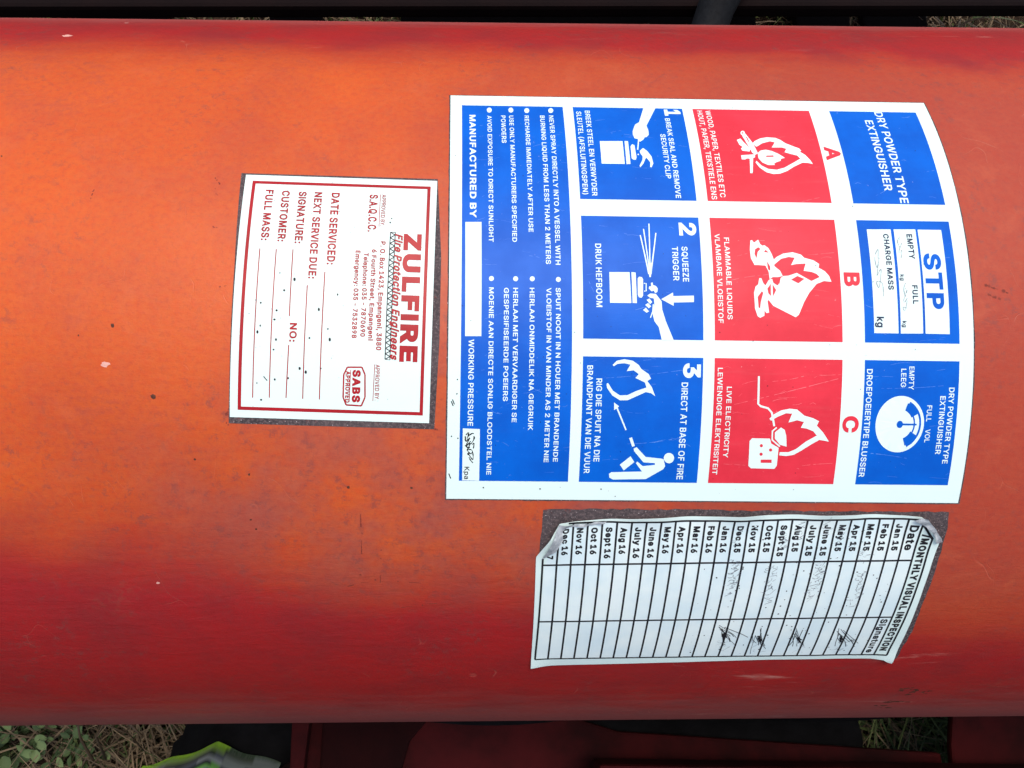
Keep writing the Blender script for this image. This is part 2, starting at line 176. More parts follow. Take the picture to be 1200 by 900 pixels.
  ('B', 'liquid_fire_detail', 'red', 3, ((91.91, 73.35), (93.23, 71.58), (93.62, 72.05), (92.8, 74.92), (92.52, 76.82), (92.09, 76.52))),
  ('B', 'liquid_fire_detail', 'red', 3, ((94.93, 70.75), (96.01, 69.29), (95.9, 73.04), (95.19, 72.19))),
  ('B', 'liquid_fire_detail', 'red', 3, ((96.56, 69.44), (97.55, 71.19), (96.53, 73.12))),
  ('B', 'liquid_fire_detail', 'red', 3, ((96.48, 67.51), (98.95, 67.15), (98.8, 68.76), (98.03, 69.74), (96.81, 68.96))),
  ('B', 'electric_fire_pictogram', 'white', 2, ((95.83, 109.61), (97.05, 108.3), (99.2, 107.06), (101.77, 106.51), (104.01, 106.74), (106.34, 108.56), (108.99, 109.27), (110.84, 110.18), (110.26, 111.49), (112.29, 113.52), (114.32, 116.31), (111.36, 115.78), (108.88, 117.31), (106.07, 119.24), (103.94, 120.48), (101.73, 120.88), (99.65, 120.64), (99.75, 119.68), (102.37, 119.66), (104.52, 118.69), (107.3, 116.39), (110.5, 114.48), (109.28, 113.18), (107.36, 112.45), (105.48, 112.18), (106.28, 110.42), (104.21, 109.96), (101.65, 110.66), (102.6, 107.98), (100.73, 107.89), (98.21, 109.03), (96.42, 110.16))),
  ('B', 'electric_fire_pictogram', 'white', 2, ((91.85, 96.98), (91.96, 105.25), (92.93, 106.15), (95.15, 106.74), (96.19, 107.86), (97.17, 111.88), (97.74, 111.76), (96.74, 107.66), (95.42, 106.22), (93.14, 105.61), (92.55, 105.2), (92.44, 96.99))),
  ('B', 'electric_fire_pictogram', 'white', 2, ((97.77, 113.68), (99.52, 112.17), (100.69, 112.9), (101.28, 114.77), (101.65, 117.96), (99.56, 117.42), (97.91, 115.55))),
  ('B', 'electric_fire_pictogram', 'white', 2, ((98.07, 112.02), (96.79, 113.24), (96.93, 116.04), (99.47, 118.15), (99.74, 117.81), (97.32, 115.84), (97.22, 113.39), (98.38, 112.35))),
  ('B', 'electric_fire_pictogram', 'white', 2, ((90.35, 116.39), (91.03, 115.52), (96.43, 115.57), (96.92, 117.07), (99.26, 118.36), (99.22, 123.9), (98.57, 124.87), (91.44, 124.75), (90.61, 123.98))),
  ('B', 'electric_fire_detail', 'red', 3, ((94.47, 117.73), (94.4, 118.02), (94.18, 118.2), (93.88, 118.21), (93.62, 118.03), (93.51, 117.75), (93.57, 117.46), (93.8, 117.28), (94.1, 117.27), (94.36, 117.45))),
  ('B', 'electric_fire_detail', 'red', 3, ((94.62, 120.35), (94.55, 120.64), (94.33, 120.82), (94.03, 120.82), (93.77, 120.65), (93.65, 120.36), (93.72, 120.07), (93.94, 119.88), (94.24, 119.88), (94.5, 120.06))),
  ('B', 'electric_fire_detail', 'red', 3, ((97.38, 119.03), (97.31, 119.32), (97.09, 119.5), (96.79, 119.5), (96.53, 119.33), (96.41, 119.04), (96.48, 118.75), (96.7, 118.57), (97.0, 118.56), (97.26, 118.74))),
  ('B', 'electric_fire_detail', 'red', 3, ((94.17, 122.03), (97.46, 121.99), (97.56, 122.99), (94.27, 123.02))),
  ('B', 'mass_field', 'white', 2, ((126.7, 51.41), (134.04, 51.28), (133.99, 83.72), (126.67, 83.73))),
  ('B', 'mass_field', 'white', 2, ((134.97, 51.26), (141.67, 51.15), (141.41, 83.66), (134.67, 83.75))),
  ('B', 'mass_field', 'white', 2, ((142.36, 51.24), (149.61, 51.21), (149.44, 83.73), (142.14, 83.69))),
  ('S', 'writing_line', 'print_red', 1, ((26.1, 31.33), (25.95, 69.17), (26.25, 69.17), (26.41, 31.33))),
  ('S', 'writing_line', 'print_red', 1, ((21.16, 35.59), (21.07, 69.14), (21.37, 69.15), (21.46, 35.6))),
  ('S', 'writing_line', 'print_red', 1, ((16.26, 24.67), (16.4, 45.05), (16.7, 45.06), (16.57, 24.68))),
  ('S', 'writing_line', 'print_red', 1, ((16.57, 53.55), (16.2, 69.03), (16.5, 69.04), (16.88, 53.55))),
  ('S', 'writing_line', 'print_red', 1, ((11.33, 24.75), (11.33, 69.1), (11.63, 69.1), (11.63, 24.76))),
  ('S', 'writing_line', 'print_red', 1, ((6.48, 24.74), (6.47, 69.25), (6.77, 69.26), (6.78, 24.74))),
  ('S', 'underline', 'print_red', 1, ((41.27, 5.56), (41.4, 16.5), (41.6, 16.5), (41.47, 5.56))),
  ('S', 'underline', 'print_red', 1, ((41.88, 58.41), (41.65, 69.11), (41.84, 69.12), (42.08, 58.41))),
  ('S', 'underline', 'print_red', 1, ((34.92, 60.24), (34.72, 69.6), (34.92, 69.61), (35.12, 60.24))),
  ('S', 'truss_border', 'ink', 1, ((46.35, 18.1), (46.25, 56.93), (46.51, 56.93), (46.62, 18.1))),
  ('S', 'truss_border', 'ink', 1, ((44.9, 18.16), (44.82, 56.8), (45.09, 56.8), (45.17, 18.16))),
  ('S', 'truss_border', 'ink', 1, ((44.97, 18.29), (46.43, 19.13), (46.55, 18.87), (45.09, 18.03))),
  ('S', 'truss_border', 'ink', 1, ((46.42, 18.87), (44.97, 19.82), (45.12, 20.07), (46.56, 19.13))),
  ('S', 'truss_border', 'ink', 1, ((44.98, 20.08), (46.43, 20.91), (46.56, 20.66), (45.11, 19.82))),
  ('S', 'truss_border', 'ink', 1, ((46.43, 20.66), (44.98, 21.6), (45.13, 21.85), (46.57, 20.91))),
  ('S', 'truss_border', 'ink', 1, ((44.99, 21.85), (46.44, 22.68), (46.57, 22.42), (45.12, 21.59))),
  ('S', 'truss_border', 'ink', 1, ((46.43, 22.43), (44.99, 23.36), (45.14, 23.61), (46.58, 22.68))),
  ('S', 'truss_border', 'ink', 1, ((45.0, 23.61), (46.45, 24.43), (46.57, 24.18), (45.13, 23.36))),
  ('S', 'truss_border', 'ink', 1, ((46.44, 24.18), (45.0, 25.11), (45.14, 25.35), (46.58, 24.43))),
  ('S', 'truss_border', 'ink', 1, ((45.01, 25.36), (46.45, 26.17), (46.58, 25.92), (45.13, 25.1))),
  ('S', 'truss_border', 'ink', 1, ((46.44, 25.93), (45.01, 26.84), (45.15, 27.09), (46.59, 26.17))),
  ('S', 'truss_border', 'ink', 1, ((45.02, 27.09), (46.46, 27.9), (46.58, 27.65), (45.14, 26.84))),
  ('S', 'truss_border', 'ink', 1, ((46.45, 27.65), (45.01, 28.57), (45.15, 28.81), (46.59, 27.9))),
  ('S', 'truss_border', 'ink', 1, ((45.02, 28.81), (46.46, 29.62), (46.58, 29.37), (45.14, 28.56))),
  ('S', 'truss_border', 'ink', 1, ((46.45, 29.37), (45.01, 30.28), (45.16, 30.52), (46.59, 29.61))),
  ('S', 'truss_border', 'ink', 1, ((45.02, 30.52), (46.46, 31.32), (46.58, 31.08), (45.15, 30.27))),
  ('S', 'truss_border', 'ink', 1, ((46.45, 31.08), (45.02, 31.98), (45.16, 32.22), (46.59, 31.32))),
  ('S', 'truss_border', 'ink', 1, ((45.02, 32.22), (46.46, 33.02), (46.58, 32.77), (45.15, 31.98))),
  ('S', 'truss_border', 'ink', 1, ((46.45, 32.78), (45.02, 33.67), (45.16, 33.91), (46.59, 33.01))),
  ('S', 'truss_border', 'ink', 1, ((45.02, 33.91), (46.45, 34.7), (46.58, 34.46), (45.15, 33.67))),
  ('S', 'truss_border', 'ink', 1, ((46.45, 34.46), (45.02, 35.35), (45.16, 35.59), (46.59, 34.7))),
  ('S', 'truss_border', 'ink', 1, ((45.02, 35.59), (46.45, 36.38), (46.58, 36.14), (45.15, 35.35))),
  ('S', 'truss_border', 'ink', 1, ((46.44, 36.14), (45.01, 37.03), (45.15, 37.26), (46.58, 36.38))),
  ('S', 'truss_border', 'ink', 1, ((45.02, 37.27), (46.45, 38.05), (46.57, 37.81), (45.15, 37.02))),
  ('S', 'truss_border', 'ink', 1, ((46.44, 37.81), (45.01, 38.69), (45.15, 38.93), (46.58, 38.05))),
  ('S', 'truss_border', 'ink', 1, ((45.02, 38.93), (46.44, 39.71), (46.57, 39.47), (45.14, 38.69))),
  ('S', 'truss_border', 'ink', 1, ((46.43, 39.47), (45.0, 40.35), (45.14, 40.59), (46.57, 39.71))),
  ('S', 'truss_border', 'ink', 1, ((45.01, 40.59), (46.43, 41.37), (46.56, 41.13), (45.14, 40.35))),
  ('S', 'truss_border', 'ink', 1, ((46.43, 41.13), (45.0, 42.0), (45.14, 42.24), (46.57, 41.36))),
  ('S', 'truss_border', 'ink', 1, ((45.0, 42.24), (46.43, 43.02), (46.55, 42.78), (45.13, 42.0))),
  ('S', 'truss_border', 'ink', 1, ((46.42, 42.78), (44.99, 43.65), (45.13, 43.88), (46.56, 43.01))),
  ('S', 'truss_border', 'ink', 1, ((45.0, 43.89), (46.42, 44.66), (46.54, 44.42), (45.12, 43.65))),
  ('S', 'truss_border', 'ink', 1, ((46.41, 44.42), (44.98, 45.29), (45.12, 45.52), (46.55, 44.66))),
  ('S', 'truss_border', 'ink', 1, ((44.99, 45.53), (46.41, 46.3), (46.53, 46.06), (45.11, 45.29))),
  ('S', 'truss_border', 'ink', 1, ((46.4, 46.06), (44.97, 46.93), (45.11, 47.16), (46.54, 46.29))),
  ('S', 'truss_border', 'ink', 1, ((44.98, 47.16), (46.39, 47.93), (46.52, 47.69), (45.1, 46.93))),
  ('S', 'truss_border', 'ink', 1, ((46.39, 47.7), (44.96, 48.56), (45.1, 48.79), (46.53, 47.93))),
  ('S', 'truss_border', 'ink', 1, ((44.96, 48.8), (46.38, 49.56), (46.51, 49.33), (45.09, 48.56))),
  ('S', 'truss_border', 'ink', 1, ((46.38, 49.33), (44.95, 50.19), (45.08, 50.42), (46.51, 49.56))),
  ('S', 'truss_border', 'ink', 1, ((44.95, 50.42), (46.37, 51.19), (46.49, 50.95), (45.08, 50.19))),
  ('S', 'truss_border', 'ink', 1, ((46.36, 50.96), (44.93, 51.82), (45.07, 52.05), (46.5, 51.19))),
  ('S', 'truss_border', 'ink', 1, ((44.94, 52.05), (46.35, 52.81), (46.48, 52.58), (45.06, 51.81))),
  ('S', 'truss_border', 'ink', 1, ((46.35, 52.58), (44.92, 53.44), (45.05, 53.67), (46.48, 52.81))),
  ('S', 'truss_border', 'ink', 1, ((44.92, 53.67), (46.34, 54.44), (46.46, 54.2), (45.05, 53.44))),
  ('S', 'truss_border', 'ink', 1, ((46.33, 54.2), (44.9, 55.06), (45.04, 55.29), (46.47, 54.43))),
  ('S', 'truss_border', 'ink', 1, ((44.91, 55.29), (46.32, 56.06), (46.45, 55.82), (45.03, 55.06))),
  ('S', 'truss_border', 'ink', 1, ((46.31, 55.82), (44.88, 56.68), (45.02, 56.91), (46.45, 56.05))),
  ('S', 'truss_border', 'ink', 1, ((46.48, 18.0), (45.03, 18.06), (45.04, 18.26), (46.49, 18.2))),
  ('S', 'truss_border', 'ink', 1, ((46.39, 56.84), (44.96, 56.71), (44.94, 56.89), (46.37, 57.02))),
  ('S', 'approval_badge', 'print_red', 1, ((34.03, 59.69), (38.28, 59.55), (38.27, 59.11), (34.01, 59.25))),
  ('S', 'approval_badge', 'print_red', 1, ((38.07, 59.42), (39.02, 61.53), (39.43, 61.34), (38.48, 59.24))),
  ('S', 'approval_badge', 'print_red', 1, ((39.01, 61.44), (39.18, 68.12), (39.63, 68.11), (39.45, 61.43))),
  ('S', 'approval_badge', 'print_red', 1, ((39.2, 68.03), (38.19, 70.57), (38.61, 70.74), (39.61, 68.2))),
  ('S', 'approval_badge', 'print_red', 1, ((38.41, 70.43), (33.96, 70.3), (33.94, 70.75), (38.39, 70.88))),
  ('S', 'approval_badge', 'print_red', 1, ((34.15, 70.44), (33.21, 68.23), (32.81, 68.41), (33.74, 70.62))),
  ('S', 'approval_badge', 'print_red', 1, ((33.23, 68.32), (33.24, 61.64), (32.8, 61.64), (32.79, 68.32))),
  ('S', 'approval_badge', 'print_red', 1, ((33.22, 61.73), (34.22, 59.56), (33.82, 59.38), (32.82, 61.55))),
  ('S', 'dirt_speck', 'ink', 2, ((45.41, 13.63), (45.33, 13.81), (45.14, 13.86), (44.98, 13.75), (44.97, 13.55), (45.12, 13.42), (45.32, 13.46))),
  ('S', 'dirt_speck', 'ink', 2, ((45.05, 14.96), (44.96, 15.18), (44.74, 15.24), (44.56, 15.1), (44.55, 14.86), (44.72, 14.71), (44.94, 14.75))),
  ('S', 'dirt_speck', 'ink', 2, ((13.26, 32.17), (13.2, 32.35), (13.05, 32.4), (12.91, 32.28), (12.89, 32.08), (13.02, 31.95), (13.18, 31.99))),
  ('S', 'dirt_speck', 'ink', 2, ((17.83, 33.96), (17.72, 34.41), (17.42, 34.53), (17.16, 34.23), (17.13, 33.74), (17.36, 33.43), (17.67, 33.52))),
  ('S', 'dirt_speck', 'ink', 2, ((14.97, 37.38), (14.86, 37.65), (14.58, 37.73), (14.35, 37.55), (14.34, 37.26), (14.55, 37.07), (14.83, 37.12))),
  ('S', 'dirt_speck', 'ink', 2, ((8.3, 41.36), (8.21, 41.6), (7.98, 41.67), (7.78, 41.51), (7.76, 41.25), (7.94, 41.08), (8.18, 41.13))),
  ('S', 'dirt_speck', 'ink', 2, ((6.77, 40.59), (6.7, 40.75), (6.52, 40.79), (6.37, 40.69), (6.36, 40.52), (6.5, 40.41), (6.68, 40.45))),
  ('S', 'dirt_speck', 'ink', 2, ((30.58, 38.12), (30.51, 38.41), (30.32, 38.49), (30.17, 38.29), (30.15, 37.97), (30.29, 37.77), (30.48, 37.83))),
  ('S', 'dirt_speck', 'ink', 2, ((25.39, 42.76), (25.28, 43.18), (25.0, 43.29), (24.76, 43.01), (24.74, 42.55), (24.95, 42.26), (25.25, 42.35))),
  ('S', 'dirt_speck', 'ink', 2, ((13.08, 43.46), (12.97, 43.72), (12.69, 43.79), (12.45, 43.62), (12.44, 43.34), (12.65, 43.15), (12.94, 43.2))),
  ('S', 'dirt_speck', 'ink', 2, ((8.42, 48.12), (8.35, 48.38), (8.15, 48.45), (7.98, 48.27), (7.97, 47.99), (8.12, 47.81), (8.32, 47.86))),
  ('S', 'dirt_speck', 'ink', 2, ((7.79, 50.02), (7.69, 50.42), (7.43, 50.52), (7.2, 50.26), (7.18, 49.82), (7.38, 49.54), (7.66, 49.63))),
  ('S', 'dirt_speck', 'ink', 2, ((12.61, 46.18), (12.49, 46.43), (12.19, 46.5), (11.95, 46.34), (11.94, 46.07), (12.17, 45.89), (12.46, 45.94))),
  ('S', 'dirt_speck', 'ink', 2, ((13.25, 52.06), (13.15, 52.39), (12.9, 52.48), (12.7, 52.26), (12.68, 51.9), (12.87, 51.67), (13.12, 51.74))),
  ('S', 'dirt_speck', 'ink', 2, ((12.63, 55.02), (12.54, 55.23), (12.3, 55.29), (12.11, 55.16), (12.1, 54.93), (12.29, 54.78), (12.52, 54.82))),
  ('S', 'dirt_speck', 'ink', 2, ((28.23, 48.43), (28.14, 48.62), (27.91, 48.67), (27.72, 48.55), (27.71, 48.34), (27.89, 48.21), (28.12, 48.24))),
  ('S', 'dirt_speck', 'ink', 2, ((28.97, 51.53), (28.85, 51.99), (28.55, 52.11), (28.3, 51.81), (28.28, 51.31), (28.51, 50.99), (28.82, 51.09))),
  ('S', 'dirt_speck', 'ink', 2, ((22.95, 51.29), (22.85, 51.53), (22.61, 51.6), (22.41, 51.44), (22.4, 51.18), (22.59, 51.0), (22.83, 51.06))),
  ('S', 'dirt_speck', 'ink', 2, ((20.48, 60.27), (20.36, 60.64), (20.06, 60.74), (19.82, 60.5), (19.8, 60.09), (20.04, 59.83), (20.34, 59.91))),
  ('S', 'dirt_speck', 'ink', 2, ((22.28, 61.28), (22.16, 61.71), (21.86, 61.83), (21.62, 61.54), (21.61, 61.06), (21.84, 60.76), (22.13, 60.86))),
  ('S', 'dirt_speck', 'ink', 2, ((17.12, 63.22), (17.02, 63.48), (16.79, 63.55), (16.6, 63.38), (16.59, 63.1), (16.78, 62.92), (17.01, 62.97))),
  ('S', 'dirt_speck', 'ink', 2, ((13.26, 63.71), (13.15, 63.98), (12.91, 64.06), (12.71, 63.88), (12.7, 63.57), (12.89, 63.38), (13.14, 63.44))),
  ('S', 'dirt_speck', 'ink', 2, ((7.99, 64.94), (7.91, 65.12), (7.74, 65.17), (7.59, 65.05), (7.59, 64.86), (7.73, 64.73), (7.91, 64.77))),
  ('S', 'dirt_speck', 'ink', 2, ((9.44, 69.79), (9.32, 70.02), (9.03, 70.08), (8.8, 69.93), (8.8, 69.69), (9.02, 69.53), (9.31, 69.57))),
  ('S', 'dirt_speck', 'ink', 2, ((26.51, 60.07), (26.44, 60.28), (26.29, 60.33), (26.16, 60.2), (26.15, 59.98), (26.27, 59.83), (26.43, 59.88))),
  ('S', 'dirt_speck', 'ink', 2, ((9.58, 63.02), (10.67, 64.23), (10.86, 64.05), (9.78, 62.84))),
  ('B', 'dirt_speck', 'ink', 2, ((1.28, 105.03), (1.88, 106.48), (2.15, 106.37), (1.55, 104.92))),
  ('B', 'dirt_speck', 'ink', 2, ((0.93, 105.55), (1.53, 107.0), (1.8, 106.89), (1.19, 105.44))),
  ('B', 'dirt_speck', 'ink', 2, ((0.5, 127.38), (1.11, 128.92), (1.39, 128.8), (0.77, 127.27))),
  ('B', 'dirt_speck', 'ink', 2, ((3.01, 99.07), (2.9, 99.26), (2.68, 99.27), (2.57, 99.08), (2.68, 98.89), (2.9, 98.89))),
  ('B', 'dirt_speck', 'ink', 2, ((1.5, 115.92), (1.39, 116.11), (1.17, 116.12), (1.06, 115.92), (1.17, 115.73), (1.38, 115.73))),
  ('B', 'dirt_speck', 'ink', 2, ((3.41, 116.49), (3.3, 116.69), (3.08, 116.69), (2.97, 116.5), (3.07, 116.3), (3.29, 116.3))),
  ('B', 'dirt_speck', 'ink', 2, ((2.92, 103.28), (2.81, 103.48), (2.6, 103.48), (2.48, 103.29), (2.59, 103.1), (2.81, 103.1))),
  ('B', 'dirt_speck', 'ink', 2, ((11.3, 131.65), (11.19, 131.85), (10.97, 131.86), (10.85, 131.65), (10.96, 131.45), (11.18, 131.45))),
  ('B', 'dirt_speck', 'ink', 2, ((28.4, 131.88), (28.3, 132.09), (28.08, 132.09), (27.95, 131.88), (28.06, 131.68), (28.28, 131.68))),
  ('B', 'dirt_speck', 'ink', 2, ((46.83, 131.78), (46.73, 131.99), (46.5, 131.99), (46.38, 131.79), (46.48, 131.58), (46.7, 131.58))),
 ),
 'gauge': (135.29, 110.83, 8.53),
 'bigA': (0.0, 3.69, 36.47, 39.74, 75.48, 78.87, 117.16, 123.86, 152.41, 156.69),
 'bigB': (0.0, 5.0, 42.58, 48.32, 86.57, 91.79, 129.53, 135.33),
 'smA': (0.0, 2.28, 56.53, 58.45),
 'smB': (0.0, 2.13, 72.96, 75.17),
 'frames': {'B': (3.884, -98.523, 0.01254), 'S': (-58.891, -63.519, 0.03236), 'T': (32.213, 59.652, -0.00928)},
 'tA': (0.0, 4.41, 8.82, 13.29, 17.78, 22.26, 26.72, 31.21, 35.73, 40.24, 44.74, 49.27, 53.75, 58.17, 62.67, 67.21, 71.73, 76.23, 80.73, 85.21, 89.74, 94.27, 98.73, 103.22, 107.65, 111.98, 116.32, 120.69),
 'tB': (-15.05, 0, 23.35, 42.67),
 'paper': ((-2.12, -2.98), (4.51, -15.15), (12.59, -15.62), (21.98, -16.06), (37.13, -16.44), (52.87, -16.51), (68.62, -16.73), (84.45, -16.67), (100.34, -16.46), (115.27, -15.97), (118.04, -13.91), (123.46, -6.69), (123.03, 1.45), (122.97, 11.54), (123.45, 29.6), (123.87, 47.33), (120.49, 45.45), (116.2, 45.09), (80.62, 45.06), (39.5, 46.22), (4.22, 46.99), (-1.2, 47.41)),
 'flaps': (((-0.44, -2.39), (4.32, -15.07), (6.92, -14.05), (5.31, -12.79), (5.83, -9.54), (3.64, -5.36)), ((4.32, -15.07), (9.32, -14.65), (13.13, -15.09), (18.86, -15.58), (18.26, -14.88), (12.54, -14.04), (6.93, -13.84)), ((114.37, -16.0), (116.54, -15.78), (120.37, -11.53), (124.14, -6.88), (121.97, -6.51), (120.61, -9.47), (117.1, -12.75), (112.99, -14.83))),
 'resS': ((-1.52, -0.59), (29.01, -0.69), (58.57, -0.76), (60.42, 25.12), (60.74, 50.97), (60.05, 76.95), (32.63, 77.04), (-0.34, 77.05), (-0.25, 63.0), (-0.45, 29.99)),
 'resT': ((-0.57, -19.2), (16.06, -19.27), (42.19, -18.64), (68.49, -17.87), (94.91, -17.39), (124.96, -16.7), (125.3, -8.48), (125.09, -0.12), (124.85, 15.15), (125.34, 30.92), (125.29, 45.56), (124.19, 48.21), (109.28, 42.14), (79.06, 39.03), (19.81, 28.84), (3.85, -0.37), (-1.28, -2.03)),
 'months': ('Jan 17', 'Dec 16', 'Nov 16', 'Oct 16', 'Sept 16', 'Aug 16', 'July 16', 'June 16', 'May 16', 'Apr 16', 'Mar 16', 'Feb 16', 'Jan 16', 'Dec 15', 'Nov 15', 'Oct 15', 'Sept 15', 'Aug 15', 'July 15', 'June 15', 'May 15', 'Apr 15', 'Mar 15', 'Feb 15', 'Jan 15'),
 'marks': {'chips': ((-133.92, -140.03, 2.0), (-97.22, -3.77, 1.3), (-119.43, -161.38, 0.9), (-87.71, 65.92, 0.6)), 'pits': ((-95.12, -15.24, 0.8), (-83.32, 5.68, 1.0), (-72.21, 24.23, 0.5), (-56.39, 28.99, 0.5), (-56.82, 43.5, 0.45), (-27.17, 33.09, 0.6), (-55.51, 46.66, 0.4), (-8.3, 33.42, 0.5), (-104.9, -12.22, 0.35), (-134.12, -70.05, 0.4)), 'scuff': ((174.36, 140.46), (172.09, 147.45), (177.31, 131.04), (172.16, 126.86))},
 'cam': {'f': 894.12, 'D': 384.535, 'pp': (533.66, 473.5), 'rot': ((0.999767, 0.00051, -0.021558), (0.000242, 0.999392, 0.034876), (0.021563, -0.034873, 0.999159))},
}

